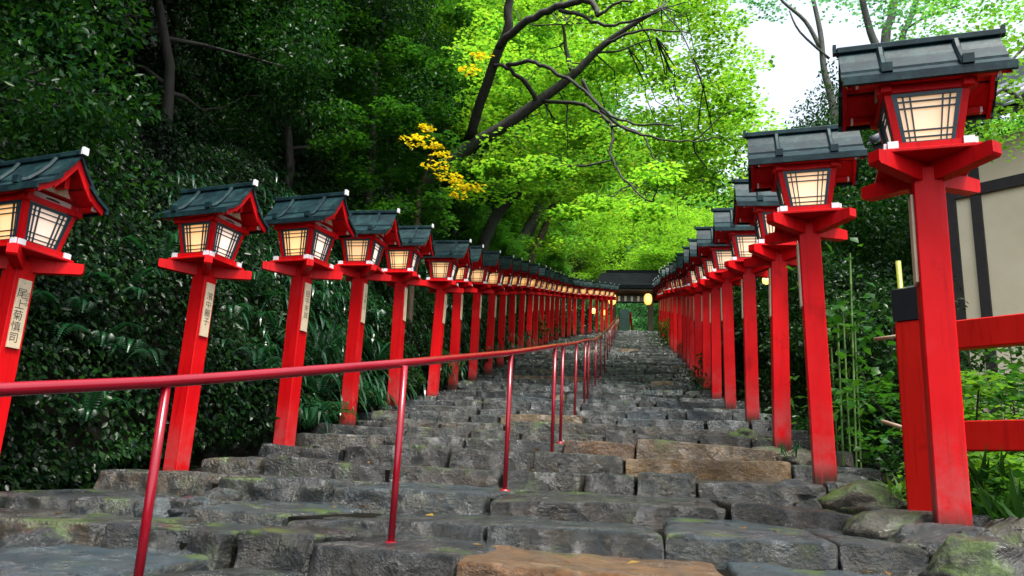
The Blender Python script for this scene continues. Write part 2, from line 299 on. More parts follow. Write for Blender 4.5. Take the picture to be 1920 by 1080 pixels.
# ------------------------------------------------------------------ terrain
def bank_edge(Y): return np.interp(Y, [0, 3, 4, 4.7, 5.6, 6.3, 7.1, 9, 30, 36, 42, 44, 70], [-3.75, -3.65, -4.05, -4.5, -4.25, -4.1, -3.65, -3.55, -3.4, -3.35, -3.25, -3.25, -3.9])
def terrain_z(X, Y):
    X = np.asarray(X, float); Y = np.asarray(Y, float); b0 = np.interp(Y, GY, GZ) + CZ; k_ = np.clip((-2.6 - X) / .5, 0, 1); b = b0 * (1 - k_) + (gl(Y) + .10) * k_ - .12 * (X > -3.3) * (X < 1.6)
    el = bank_edge(Y)
    t = np.maximum(0, el - X); r = np.maximum(0, X - 1.75)
    z = b - .10 + np.where(t < 2.2, 1.35 * t, 2.97 + .85 * (t - 2.2)) - np.minimum(r * .32, 1.2) + np.maximum(0, r - 14) * .5
    return z + np.maximum(0, Y - 56) * .5 * np.clip(1 - (X - 2) / 28, .25, 1)
xs = np.concatenate([np.linspace(-60, -14, 24), np.linspace(-13, 8, 85), np.linspace(9, 60, 26)]); ys = np.concatenate([np.linspace(-30, 0, 16), np.linspace(.5, 50, 110), np.linspace(52, 140, 30)])
XX, YY = np.meshgrid(xs, ys); ZZ = terrain_z(XX, YY)
ZZ += np.where((XX < -4.2) | (XX > 2.2), 1, 0) * np.array([[.25 * noise.fractal(Vector((x * .6, y * .6, 3)), .8, 2, 3) for x in xs] for y in ys])
def ground_z(X, Y):                                    # the ground mesh's own height
    X = np.asarray(X, float); Y = np.asarray(Y, float); i = np.clip(np.searchsorted(xs, X) - 1, 0, len(xs) - 2); j = np.clip(np.searchsorted(ys, Y) - 1, 0, len(ys) - 2)
    a = np.clip((X - xs[i]) / (xs[i + 1] - xs[i]), 0, 1); b = np.clip((Y - ys[j]) / (ys[j + 1] - ys[j]), 0, 1)
    return (ZZ[j, i] * (1 - a) + ZZ[j, i + 1] * a) * (1 - b) + (ZZ[j + 1, i] * (1 - a) + ZZ[j + 1, i + 1] * a) * b
nx, ny = len(xs), len(ys); ii = np.arange(nx * ny).reshape(ny, nx)
tm = fast_mesh('ground', np.stack([XX, YY, ZZ], -1).reshape(-1, 3), np.stack([ii[:-1, :-1], ii[:-1, 1:], ii[1:, 1:], ii[1:, :-1]], -1).reshape(-1, 4), SOIL)
tm.polygons.foreach_set('use_smooth', [True] * len(tm.polygons))
tag(link('ground', tm), 'damp dark hillside soil under the plants on both sides of the stairs', None, None, 'structure')

# ------------------------------------------------------------------ the stone stairs
def axis_cuts(D, r, n):                                # grid lines across a stone: close together at the rounded edges
    return [-D, -D + .35 * r, -D + r] + [-D + r + (2 * D - 2 * r) * i / n for i in range(1, n)] + [D - r, D - .35 * r, D]
def stone_data(w_, d_, h_, res, seed, rough=.03, r=.03):
    ax = [axis_cuts(w_ / 2, r, res[0]), axis_cuts(d_ / 2, r, res[1]), axis_cuts(h_ / 2, r, res[2])]; nx_, ny_, nz_ = [len(a) - 1 for a in ax]
    key = {}; V = []; Fq = []
    def vid(i, j, l):
        q = (i, j, l)
        if q not in key: key[q] = len(V); V.append((ax[0][i], ax[1][j], ax[2][l]))
        return key[q]
    for i in range(nx_):
        for j in range(ny_): Fq.append((vid(i, j, nz_), vid(i + 1, j, nz_), vid(i + 1, j + 1, nz_), vid(i, j + 1, nz_)))
        for l in range(nz_): Fq.append((vid(i, 0, l), vid(i + 1, 0, l), vid(i + 1, 0, l + 1), vid(i, 0, l + 1)))
    for j in range(ny_):
        for l in range(nz_):
            Fq.append((vid(nx_, j, l), vid(nx_, j + 1, l), vid(nx_, j + 1, l + 1), vid(nx_, j, l + 1)))
            Fq.append((vid(0, j + 1, l), vid(0, j, l), vid(0, j, l + 1), vid(0, j + 1, l + 1)))
    o = Vector((seed * 3.7, seed * 1.3, seed * .71)); ns = noise.noise
    sl, sr = ns(o) * .5, ns(o + Vector((9, 0, 0))) * .5; yaw = ns(o + Vector((0, 7, 0))) * .3; tz = ns(o + Vector((0, 0, 5))) * .07; bow = ns(o + Vector((3, 3, 0))) * .10
    out = []
    for x, y, z in V:
        p = Vector((x, y, z)); q = Vector((max(-w_ / 2 + r, min(w_ / 2 - r, x)), max(-d_ / 2 + r, min(d_ / 2 - r, y)), max(-h_ / 2 + r, min(h_ / 2 - r, z)))); e = p - q
        if e.length > 1e-6: p = q + e.normalized() * r
        fx = p.x / (w_ / 2); fz = p.z / h_ + .5
        p.x += (sr if fx > 0 else sl) * (fz - 1) * .09 * h_ * abs(fx) * 1.6       # slanting joints
        p.y += yaw * p.x * .30 + bow * (1 - fx * fx) - (1 - fz) * .05 * (1 if y < 0 else 0)
        p.z += tz * fx * .5 - max(0, abs(fx) - .72) ** 2 * .35 * h_
        m = p * 2.2 + o; n1 = noise.noise_vector(m); n2 = noise.noise_vector(m * 3.1); n3 = noise.noise_vector(m * 7.3)
        rd = noise.multi_fractal(m * 1.7, .9, 2.1, 4) - 1
        dv = n1 * rough * .9 + n2 * rough * .65 + n3 * rough * .38
        if y < 0: dv.y += rd * rough * .5
        vd = noise.voronoi(m * 1.9 + n2 * .3)[0][0]; dv.z += (vd - .35) * rough * (.9 if z > 0 else 0); dv.y += (vd - .35) * rough * (1.6 if y < 0 else 0)
        p += Vector((dv.x * .8, dv.y * 1.2, dv.z * .62)); out.append(p)
    return out, Fq
def box_grid(res):
    nx_, ny_, nz_ = res; key = {}; V = []; Fq = []
    def vid(i, j, l):
        q = (i, j, l)
        if q not in key: key[q] = len(V); V.append((2 * i / nx_ - 1, 2 * j / ny_ - 1, 2 * l / nz_ - 1))
        return key[q]
    for i in range(nx_):
        for j in range(ny_): Fq.append((vid(i, j, nz_), vid(i + 1, j, nz_), vid(i + 1, j + 1, nz_), vid(i, j + 1, nz_)))
    for i in range(nx_):
        for l in range(nz_):
            Fq.append((vid(i, 0, l), vid(i + 1, 0, l), vid(i + 1, 0, l + 1), vid(i, 0, l + 1)))
            Fq.append((vid(i + 1, ny_, l), vid(i, ny_, l), vid(i, ny_, l + 1), vid(i + 1, ny_, l + 1)))
    for j in range(ny_):
        for l in range(nz_):
            Fq.append((vid(nx_, j, l), vid(nx_, j + 1, l), vid(nx_, j + 1, l + 1), vid(nx_, j, l + 1)))
            Fq.append((vid(0, j + 1, l), vid(0, j, l), vid(0, j, l + 1), vid(0, j + 1, l + 1)))
    return V, Fq
stairs_mb = MB()
edge_y = [1.55, 2.2, 2.98, 3.65, 4.55, 5.55, 6.5, 7.25, 7.95, 8.6]
while edge_y[-1] < 43.4:
    y0 = edge_y[-1]; yy = y0 + .4
    while g(yy) - g(y0) < .142: yy += .02
    edge_y.append(yy)
edge_y.append(44.0)
tread_z = [float(g(y)) for y in edge_y]
for i, y in enumerate(edge_y[:-1]):
    a, b = stair_edges(y); nb = 12
    for q in range(nb):
        xa, xb = [a - .2 + (b + .3 - a) * f / nb for f in (q, q + 1)]; ya, yb = bend(xa, y), bend(xb, y); P4 = [(xa, y + .075 + ya), (xb, y + .075 + yb), (xb, edge_y[i + 1] + .095 + yb), (xa, edge_y[i + 1] + .095 + ya)]
        stairs_mb.hexa([(px_, py_, tread_z[i] - .45) for px_, py_ in P4] + [(px_, py_, tread_z[i] - .035 - .0007 * (q % 2)) for px_, py_ in P4])
stairs = tag(part('stairs', stairs_mb, SOIL, None), 'long flight of rough wet stone steps climbing between the lanterns', None, None, 'structure')
rs = random.Random(11); n_stone = 0; rest = MB()
MATS = [STONE, STONE_FAR, OCHRE]
for i, y in enumerate(edge_y[:-1]):
    a, b = stair_edges(y); a -= .25; b += .1
    tread = edge_y[i + 1] - y; rise = tread_z[i] - (tread_z[i - 1] if i else tread_z[0] - .14)
    x = a - rs.random() * .3
    while x < b - .15:
        w_ = rs.choice([.32, .45, .58, .72, .85, 1.05]) * rs.uniform(.9, 1.15)
        w_ *= rs.uniform(.72, 1.0) if y > 9 else 1.1
        w_ = min(w_, b + .2 - x)
        if w_ < .2: break
        px = x + w_ / 2; hgt = rise + .13; dep = tread + .32
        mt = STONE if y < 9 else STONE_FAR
        if 7.2 < y < 7.9 and -.75 < px < 1.35: mt = OCHRE
        if 6.4 < y < 6.6 and -.3 < px < .6: mt = OCHRE
        if 2.9 < y < 3.1 and -.62 < px < .0: mt = OCHRE
        if y > 9 and rs.random() < .05: mt = OCHRE
        if y < 5: res, rg, kk = (max(8, int(w_ * 30)), 8, 9), .021, .018
        elif y < 9: res, rg, kk = (max(5, int(w_ * 16)), 5, 5), .022, .02
        elif y < 20: res, rg, kk = (3, 2, 2), .028, .022
        else: res, rg, kk = (2, 1, 1), .03, .022
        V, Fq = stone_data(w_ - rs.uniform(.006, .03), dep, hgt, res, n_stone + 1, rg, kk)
        tz = tread_z[i] + rs.gauss(0, .010) - hgt / 2; ty = y + dep / 2 + rs.gauss(0, .018) + bend(px, y)
        rot = rs.gauss(0, .03) - (math.atan(bend_rate(y)) if px < -.6 else 0); tilt = rs.gauss(0, .016); tx = px - math.sin(rot) * dep / 2
        if n_stone < 300:
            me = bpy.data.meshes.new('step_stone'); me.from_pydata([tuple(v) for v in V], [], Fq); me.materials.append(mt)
            me.polygons.foreach_set('use_smooth', [True] * len(me.polygons))
            o = link('step_stone', me, stairs, (tx, ty, tz)); o.rotation_euler = (rs.gauss(0, .02), tilt, rot)
            if mt is OCHRE: o['label'] = 'ochre brown step stone'
        else:
            M_ = Matrix.Translation((tx, ty, tz)) @ Matrix.Rotation(rot, 4, 'Z') @ Matrix.Rotation(tilt, 4, 'Y'); rest.add([tuple(M_ @ v) for v in V], Fq)
        n_stone += 1; x += w_
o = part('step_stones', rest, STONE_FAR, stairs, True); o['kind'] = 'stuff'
# landing before the gate
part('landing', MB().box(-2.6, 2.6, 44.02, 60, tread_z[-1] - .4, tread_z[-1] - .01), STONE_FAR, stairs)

# boulders along both edges
def boulder(x, y, z, sx, sy, sz, m, seed, label, group, rz=0.0):
    V, Fq = box_grid((11, 10, 8)); P = []
    o_ = Vector((seed * 2.1, seed * .7, seed))
    for v in V:
        p = Vector(v); p = p.normalized() * (.82 + .18 * max(abs(p.x), abs(p.y), abs(p.z))); nn = noise.noise_vector(p * 1.3 + o_); p += nn * .26 + noise.noise_vector(p * 2.9 + o_) * .13 + noise.noise_vector(p * 7 + o_) * .05
        P.append((p.x * sx, p.y * sy, p.z * sz))
    me = bpy.data.meshes.new('boulder'); me.from_pydata(P, [], Fq); me.materials.append(m); me.polygons.foreach_set('use_smooth', [True] * len(me.polygons))
    b_ = link('boulder', me, None, (x, y, z)); b_.rotation_euler = (0, 0, rz); return tag(b_, label, 'rock', group)
bd = [(1778, 1004, .36, .34, .17, 'flat grey rock under the foot of the nearest right-hand post'), (1862, 1052, .30, .30, .22, 'grey boulder with a moss streak just right of the nearest right-hand post foot'), (1935, 1000, .28, .3, .18, 'brown boulder at the lower right corner below the red fence'),
      (1690, 975, .34, .34, .17, 'moss covered boulder just left of the nearest right-hand post'), (1640, 925, .32, .36, .17, 'bright green mossy boulder between the two nearest right-hand posts'),
      (1590, 900, .22, .3, .16, 'round grey brown boulder beside the foot of the second right-hand post'), (1500, 905, .22, .25, .13, 'pale grey boulder left of the second right-hand post'),
      (1500, 850, .25, .3, .14, 'dark boulder beside the third right-hand post'), (1440, 840, .2, .25, .12, 'greenish boulder in front of the third right-hand post'),
      (1400, 812, .22, .3, .15, 'dark damp boulder below the fourth right-hand post')]
for i, (u, v, sx, sy, sz, lb) in enumerate(bd):
    p = on_ground(u, v); boulder(p.x, p.y + .1, p.z - .075, sx * .72, sy * .75, sz * .76, MOSSROCK if i not in (0, 5, 6) else STONE, 40 + i, lb, 'boulders along the right edge of the stairs', i * 1.3)
for i, (u, v, s_, lb) in enumerate([(340, 925, .15, 'grey rock under the foot of the second left-hand post'), (225, 890, .12, 'dark bluish rock on the bank near the second left-hand post'), (130, 950, .14, 'dark half hidden rock in the lower left shadow'),
                                    (410, 905, .14, 'flat rock right of the second left-hand post'), (290, 925, .13, 'small rock left of the second left-hand post'), (720, 770, .24, 'low brown rock by the fourth left-hand post'), (600, 815, .16, 'dark rock by the third left-hand post'),
                                    (870, 720, .2, 'dark rock by the left posts halfway up the nearer flight'), (60, 970, .17, 'dark rock at the left frame edge under the bank')]):
    p = on_ground(u, v); boulder(p.x, p.y + .1, float(ground_z(p.x, p.y)) + .11, s_, s_ * .9, s_ * .6, DARKROCK if i not in (0, 3) else STONE, 70 + i, lb, 'rocks along the left edge of the stairs', i * .9)

# ------------------------------------------------------------------ lanterns
Z0 = 1.82                                              # underside of the lantern's sill
B0, B1, T0, T1 = .154, .198, 1.89, 2.16                # outer half widths at the window's bottom and top, and their heights
def rotk(p, k):
    c, s = [(1, 0), (0, 1), (-1, 0), (0, -1)][k]; return (p[0] * c - p[1] * s, p[0] * s + p[1] * c, p[2])
def face_pt(k, s, t, o):                               # s across, t up a window face, o outwards
    wv = (B0 - .042) + (B1 - B0) * t; return rotk((s * wv, -(B0 - .012 + (B1 - B0) * t) - o, T0 + (T1 - T0) * t), k)
def face_bar(mb, k, s0, s1, t0, t1, o0, o1):
    q = [face_pt(k, s, t, o) for o in (o1, o0) for s, t in ((s0, t0), (s1, t0), (s1, t1), (s0, t1))]; return mb.hexa(q)
ROOF_Y = [(0, 2.545), (.07, 2.44), (.145, 2.348)]; ROOF_Y2 = [(.112, 2.36), (.195, 2.292), (.285, 2.243)]; ROOF_Y3 = [(.112, 2.36), (.195, 2.292), (.258, 2.257)]
def slope_prism(mb, prof, sgn, th, x0, x1, dz=0):
    poly = [(sgn * y, z + dz) for y, z in prof] + [(sgn * y, z + dz - th) for y, z in reversed(prof)]
    if sgn > 0: poly = poly[::-1]
    return mb.prism(poly, x0, x1)
def lantern_meshes():
    L = []                                             # (name, mesh, parent index or None)
    def put(name, mb, m, par=None, bevel=0, smooth=False): L.append((name, mb.mesh(name, m, smooth, bevel), par)); return len(L) - 1
    put('post', MB().box(-.073, .073, -.073, .073, -.25, 1.80), RED, bevel=.006)
    for a in range(4):                                 # four diagonal bracket arms
        mb = MB(); ca, sa = math.cos(PI / 4 + a * PI / 2), math.sin(PI / 4 + a * PI / 2); hw = .033
        pr = [(.0, 1.725), (.11, 1.725), (.375, 1.752), (.385, 1.765), (.385, 1.822), (.375, 1.826), (.0, 1.826)]
        vs = [(r * ca - s_ * hw * sa, r * sa + s_ * hw * ca, z) for s_ in (-1, 1) for r, z in pr]; n = len(pr)
        mb.add(vs, [tuple(range(n)), tuple(reversed(range(n, 2 * n)))] + [(i, n + i, n + (i + 1) % n, (i + 1) % n) for i in range(n)])
        put('bracket_arm', mb, RED)
    put('sill_plate', MB().box(-.225, .225, -.225, .225, 1.828, 1.848), RED, bevel=.004)
    for k in range(4):                                 # sill beams, halved at the corners, white end grain
        off = 0 if k % 2 == 0 else .0025
        mb = MB(); mb.hexa([rotk(p, k) for p in [(-.20, -.195, 1.85 + off), (.20, -.195, 1.85 + off), (.20, -.145, 1.85 + off), (-.20, -.145, 1.85 + off), (-.20, -.195, 1.888 + off), (.20, -.195, 1.888 + off), (.20, -.145, 1.888 + off), (-.20, -.145, 1.888 + off)]])
        j = put('sill_beam', mb, RED)
        for s_ in (-1, 1):
            e = MB(); x0, x1 = sorted((s_ * .2005, s_ * .214)); e.hexa([rotk(p, k) for p in [(x0, -.197, 1.851 + off), (x1, -.197, 1.851 + off), (x1, -.147, 1.851 + off), (x0, -.147, 1.851 + off), (x0, -.197, 1.889 + off), (x1, -.197, 1.889 + off), (x1, -.147, 1.889 + off), (x0, -.147, 1.889 + off)]])
            put('end_cap', e, WHITE, j)
    for a in (-1, 1):
        for b in (-1, 1):
            w0 = .046; q = [(a * B0, b * B0, T0), (a * (B0 - w0), b * B0, T0), (a * (B0 - w0), b * (B0 - w0), T0), (a * B0, b * (B0 - w0), T0)]
            q2 = [(a * B1, b * B1, T1), (a * (B1 - w0), b * B1, T1), (a * (B1 - w0), b * (B1 - w0), T1), (a * B1, b * (B1 - w0), T1)]
            if a * b > 0: q, q2 = q[::-1], q2[::-1]
            put('corner_post', MB().hexa(q + q2), RED)
    for k in range(4):
        f = MB(); face_bar(f, k, -1.06, 1.06, 0, .065, 0, .014); face_bar(f, k, -1.06, 1.06, .935, 1, 0, .014); face_bar(f, k, -1.05, -.90, .065, .935, 0, .013); face_bar(f, k, .90, 1.05, .065, .935, 0, .013)
        j = put('window_frame', f, TEAL)
        l = MB()
        for s_ in (-.72, -.50, .50, .72): face_bar(l, k, s_ - .026, s_ + .026, .066, .934, -.004, .008)
        for t_ in (.155, .285, .715, .845): face_bar(l, k, -.899, .899, t_ - .012, t_ + .012, -.003, .006)
        put('lattice', l, TEAL, j)
        put('paper_pane', face_bar(MB(), k, -1.0, 1.0, .01, .99, -.012, -.006), PAPER if k % 2 == 0 else PAPER_COOL, j)
    for k in range(4):
        off = 0 if k % 2 == 0 else .003
        mb = MB(); mb.hexa([rotk(p, k) for p in [(-.232, -.214, 2.162 + off), (.232, -.214, 2.162 + off), (.232, -.164, 2.162 + off), (-.232, -.164, 2.162 + off), (-.232, -.214, 2.200 + off), (.232, -.214, 2.200 + off), (.232, -.164, 2.200 + off), (-.232, -.164, 2.200 + off)]])
        put('top_rail', mb, RED)
    for k in range(4):
        mb = MB().hexa([rotk(p, k) for p in [(-.145, -.192, 2.205), (.145, -.192, 2.205), (.145, -.176, 2.205), (-.145, -.176, 2.205), (-.145, -.192, 2.245), (.145, -.192, 2.245), (.145, -.176, 2.245), (-.145, -.176, 2.245)]])
        j = put('transom_board', mb, TRANSOM)
        s = MB(); z0 = 2.224; pr = [(-.06, z0 - .006), (.06, z0 - .006), (.045, z0 + .005), (0, z0 + .009), (-.045, z0 + .005)]
        vs = [rotk((x, -.1945, z), k) for x, z in pr] + [rotk((x, -.191, z), k) for x, z in pr]
        s.add(vs, [(0, 1, 2, 3, 4), (9, 8, 7, 6, 5)] + [(i, i + 5, (i + 1) % 5 + 5, (i + 1) % 5) for i in range(5)]); put('slot', s, DARKSLOT, j)
    put('upper_box', MB().box(-.172, .172, -.150, .150, 2.202, 2.262), RED)
    for s_ in (-1, 1):                                 # purlins along the ridge, white ends under the gables
        j = put('purlin', MB().box(-.32, .32, s_ * .222 - .018, s_ * .222 + .018, 2.206, 2.238), RED)
        for e in (-1, 1):
            x0, x1 = sorted((e * .3205, e * .332)); put('end_cap', MB().box(x0, x1, s_ * .222 - .018, s_ * .222 + .018, 2.207, 2.237), WHITE, j)
        j = put('cross_beam', MB().box(s_ * .17 - .019, s_ * .17 + .019, -.199, .199, 2.2045, 2.2395), RED)
        for e in (-1, 1):
            y0, y1 = sorted((e * .1995, e * .2035)); put('end_cap', MB().box(s_ * .17 - .018, s_ * .17 + .018, y0, y1, 2.206, 2.238), TRANSOM, j)
    put('king_post', MB().box(-.30, .30, -.018, .018, 2.30, 2.48), RED)
    for s_ in (-1, 1):
        x0, x1 = sorted((s_ * .20, s_ * .212)); put('gable_panel', MB().prism([(-.112, 2.272), (.112, 2.272), (.02, 2.42), (-.02, 2.42)], x0, x1), CREAM)
        x0, x1 = sorted((s_ * .173, s_ * .198)); put('gable_frame', MB().prism([(-.155, 2.2625), (.155, 2.2625), (0, 2.488)], x0, x1), RED)
    u = MB()
    for s_ in (-1, 1): slope_prism(u, ROOF_Y, s_, .016, -.355, .355, -.0315); slope_prism(u, ROOF_Y3, s_, .014, -.355, .355, -.0295)
    put('roof_board', u, RED)
    for e in (-1, 1):
        x0, x1 = sorted((e * .3555, e * .376)); mb = MB()
        for s_ in (-1, 1): slope_prism(mb, ROOF_Y, s_, .075, x0, x1, -.030); slope_prism(mb, ROOF_Y3, s_, .045, x0 + .0015, x1 - .0015, -.028)
        put('barge_board', mb, RED)
    u = MB()
    for s_ in (-1, 1): slope_prism(u, ROOF_Y, s_, .028, -.395, .395); slope_prism(u, ROOF_Y2, s_, .026, -.397, .397, -.0005); u.box(-.396, .396, *sorted((s_ * .268, s_ * .288)), 2.196, 2.2255)
    rj = put('roof', u, COPPER)
    for x in (-.185, .185):
        for s_ in (-1, 1):
            mb = MB(); mb.tube([(x, s_ * .03, 2.525), (x, s_ * .07, 2.455), (x, s_ * .14, 2.368), (x, s_ * .205, 2.302), (x, s_ * .268, 2.266)], [.017, .017, .018, .02, .022], 6); mb.box(x - .026, x + .026, *sorted((s_ * .262, s_ * .292)), 2.25, 2.300)
            put('roof_rib', mb, COPPER, rj)
    put('ridge_beam', MB().box(-.405, .405, -.03, .03, 2.528, 2.568), COPPER, rj, bevel=.006)
    for e in (-1, 1):
        x0, x1 = sorted((e * .4055, e * .424)); put('ridge_end', MB().box(x0, x1, -.022, .022, 2.538, 2.590), WHITE if e > 0 else COPPER, rj)
    return L
PROTO = lantern_meshes()
def simplified():                                      # far lanterns: the parts that still show, merged to a dozen meshes
    groups = {'post': ['post'], 'bracket': ['bracket_arm'], 'lantern_box': ['sill_plate', 'sill_beam', 'corner_post', 'top_rail', 'upper_box', 'purlin', 'cross_beam', 'gable_frame', 'roof_board', 'barge_board', 'king_post'],
              'end_cap': ['end_cap', 'ridge_end'], 'window_frame': ['window_frame', 'lattice'], 'gable_panel': ['gable_panel'], 'roof': ['roof', 'roof_rib', 'ridge_beam'], 'paper_pane': None}
    out = []
    for nm, src in groups.items():
        if src is None: continue
        bm = bmesh.new(); m = None
        for n_, me, _ in PROTO:
            if n_ in src: bm.from_mesh(me); m = m or me.materials[0]
        me = bpy.data.meshes.new(nm); bm.to_mesh(me); bm.free(); me.materials.append(m) if not me.materials else None; out.append((nm, me, None))
    for n_, me, _ in PROTO:
        if n_ == 'paper_pane': out.append((n_, me, None))
    return out
PROTO_FAR = simplified()
DARK_END = [(n_, me, p_) for n_, me, p_ in PROTO if n_ == 'ridge_end']
def dark_copy(me): m2 = me.copy(); m2.materials.clear(); m2.materials.append(COPPER); return m2
def pale_copy(me):
    if me.materials[0] is not PAPER: return me
    m2 = me.copy(); m2.materials.clear(); m2.materials.append(PAPER_PALE); return m2
PROTO_R = [(n_, dark_copy(me) if n_ == 'ridge_end' else pale_copy(me) if n_ == 'paper_pane' else me, p_) for n_, me, p_ in PROTO]
PLATE = {s: MB().box(*sorted((s * .0735, s * .088)), -.047, .047, 1.19, 1.66).mesh('name_plate', CREAM, bevel=.002) for s in (-1, 1)}
def lettering(text, x, size, parent, y0=.0, ztop=1.61, pitch=None):
    pitch = pitch or size * 1.02
    mb_v, mb_f = [], []
    for i, ch in enumerate(text):
        cu = bpy.data.curves.new('lettering', 'FONT'); cu.body = ch; cu.size = size; cu.align_x = 'CENTER'; cu.resolution_u = 2; cu.extrude = 0
        o = bpy.data.objects.new('tmp', cu); me = bpy.data.meshes.new_from_object(o)
        b = len(mb_v); mb_v += [(x, y0 + v.co.x, ztop - i * pitch - size + v.co.y + size * .12) for v in me.vertices]; mb_f += [tuple(q + b for q in p.vertices) for p in me.polygons]
        bpy.data.objects.remove(o); bpy.data.curves.remove(cu); bpy.data.meshes.remove(me)
    m = MB(); m.v = mb_v; m.f = mb_f; return part('lettering', m, INK, parent)
def lantern(p, side, rz, label, group, full=True, text=None, tilt=(0, 0)):
    t = thing('lantern_post', label, 'lantern', p, rz, group); t.rotation_euler = (tilt[0], tilt[1], rz); made = []
    for nm, me, par in ((PROTO if side > 0 else PROTO_R) if full else PROTO_FAR):
        made.append(link(nm, me, t if par is None else made[par]))
        if not full and nm == 'end_cap': made[-1]['kind'] = 'stuff'
    pl = link('name_plate', PLATE[side], t)
    if text:
        for (tx, sz, yy, zt) in text: lettering(tx, side * .0886, sz, pl, yy, zt)
    return t
ORD = ['nearest', 'second', 'third', 'fourth', 'fifth', 'sixth', 'seventh', 'eighth', 'ninth', 'tenth', 'eleventh', 'twelfth', 'thirteenth', 'fourteenth']
def lab(i, side):
    return f'red post lantern with a lit paper box, {ORD[i]} from the camera in the {side}-hand row'
RIGHT = [(1.48, 4.17, -.13, -9), (1.27, 5.79, .10, -4), (1.31, 7.6, .40, -4), (1.33, 9.55, .79, -2), (1.27, 11.15, 1.08, -2), (1.23, 12.6, 1.34, 0), (1.23, 14.2, 1.68, 0), (1.20, 15.6, 1.98, 0)]
y = 17.2; k = 0
while y < 43: RIGHT.append((1.20 + .05 * math.sin(k) , y, float(g(y)) - CZ, 0)); y += 1.62; k += 1
LEFT = [(-4.18, 4.7, -.49, -16), (-3.74, 6.25, -.12, -14), (-3.23, 7.15, .10, -14), (-3.26, 8.85, .52, 0), (-3.24, 10.5, .88, -2), (-3.12, 12.1, 1.17, -1), (-3.18, 13.7, 1.55, 0), (-3.12, 15.1, 1.86, 0), (-3.08, 16.5, 2.18, 0)]
y = 18.1; k = 0
while y < 43.5: LEFT.append((float(np.interp(y, [0, 30, 35, 39, 43.5], [-3.12, -3.10, -2.75, -1.9, -1.22])), y, float(g(y)) - CZ, 0)); y += 1.55 if y < 35 else 1.25; k += 1
rr = random.Random(5)
TXT = {0: [('尾上菊慎司', .074, -.012, 1.60), ('日本中', .034, .030, 1.58), ('一', .026, -.004, 1.645)], 1: [('濱中麗子', .072, 0, 1.58)], 2: [('田中末誠', .068, 0, 1.59)], 3: [('山本正', .07, 0, 1.56)]}
for i, (x, y, z, a) in enumerate(RIGHT):
    near = i < 10; lb = lab(i, 'right') if i < len(ORD) else 'small red post lantern in the crowded far end of the right-hand row'
    lantern((x, y, z + CZ), -1, rad(a + rr.gauss(0, 1.5)), lb, 'red lanterns lining the stairs on the right' if i < len(ORD) else 'far red lanterns at the top of the right-hand row', near, None, (rr.gauss(0, .009), rr.gauss(0, .009)))
for i, (x, y, z, a) in enumerate(LEFT):
    near = i < 11; lb = lab(i, 'left') if i < len(ORD) else 'small red post lantern in the crowded far end of the left-hand row'
    lantern((x, y, z + CZ), 1, rad(a + rr.gauss(0, 1.5)), lb, 'red lanterns lining the stairs on the left' if i < len(ORD) else 'far red lanterns at the top of the left-hand row', near, TXT.get(i), (rr.gauss(0, .009), rr.gauss(0, .009)))

# ------------------------------------------------------------------ handrail
rail = thing('handrail', 'dark red pipe handrail on thin posts running up the left part of the stairs', 'handrail', (-1.0, 3.36, float(g(3.36))))
RP = [(-1.95, 1.15, .05), (-1.72, 1.75, .145), (-1.47, 2.4, .262), (-1.0, 3.36, .475), (-.80, 5.06, .80), (-.70, 6.9, 1.16), (-.71, 7.85, 1.33), (-.73, 9.8, 1.69), (-.72, 11.4, 2.01), (-.70, 13.2, 2.33), (-.70, 16, 2.92), (-.71, 19, 3.62), (-.74, 22, 4.26)]
for y in (25, 28, 31, 34, 37, 40, 43): RP.append((float(np.interp(y, [22, 34, 43], [-.74, -.9, -.95])), y, float(g(y)) - CZ + .78))
def railpt(y): return tuple(float(np.interp(y, [p[1] for p in RP], [p[c] for p in RP])) for c in (0, 2))
ox, oy, oz = rail.location
def sm(y): return [(railpt(q)[0] - ox, q - oy, railpt(q)[1] + CZ - oz) for q in y]
yy = np.concatenate([np.linspace(1.15, 7, 26), np.linspace(7.4, 43, 60)])
part('rail_pipe', MB().tube(sm(yy), .0195, 12), REDRAIL, rail, True)
for y in (2.36, 3.36, 5.06, 6.9, 7.75, 9.8, 11.4, 12.1, 14, 16, 18.2, 20.5, 23, 26, 29, 32, 35, 38, 41, 43):
    x, z = railpt(y); zb = float(g(y)) - .16
    part('rail_post', MB().tube([(x - ox, y - oy, zb - oz), (x - ox, y - oy, z + CZ - oz - .012)], .015, 8), REDRAIL, rail, True)
    zt_ = tread_z[max(0, int(np.searchsorted(edge_y, y - bend(x, y))) - 1)] - oz; part('foot_flange', MB().tube([(x - ox, y - oy, zt_ - .04), (x - ox, y - oy, zt_ + .012), (x - ox, y - oy, zt_ + .018)], [.036, .036, .02], 10), REDRAIL, rail, True)

# ------------------------------------------------------------------ the red fence on the right
FD = Vector((.761, -.649, 0)); FN = Vector((-.649, -.761, 0))
fp = at(1726, 760, 5.0); fz = float(g(5.0)) - .05
fence = thing('red_fence', 'thick vermilion fence with black capped post and two broad rails behind nearest right-hand lantern', 'fence', (fp.x, fp.y, fz - .1), math.atan2(FD.y, FD.x))
part('fence_post', MB().box(-.085, .085, -.085, .085, -.1, 1.19), REDFENCE, fence, bevel=.012)
part('post_cap', MB().box(-.088, .088, -.088, .088, 1.192, 1.385).add([(-.088, -.088, 1.386), (.088, -.088, 1.386), (.088, .088, 1.386), (-.088, .088, 1.386), (0, 0, 1.42)], [(0, 1, 4), (1, 2, 4), (2, 3, 4), (3, 0, 4)]), BLACK, fence)
for z in (1.085, .515): part('fence_rail', MB().box(.087, 2.2, -.045, .045, z - .082, z + .082), REDFENCE, fence, bevel=.006)
part('fence_post', MB().box(2.201, 2.371, -.085, .085, -.6, 1.19), REDFENCE, fence, bevel=.012)

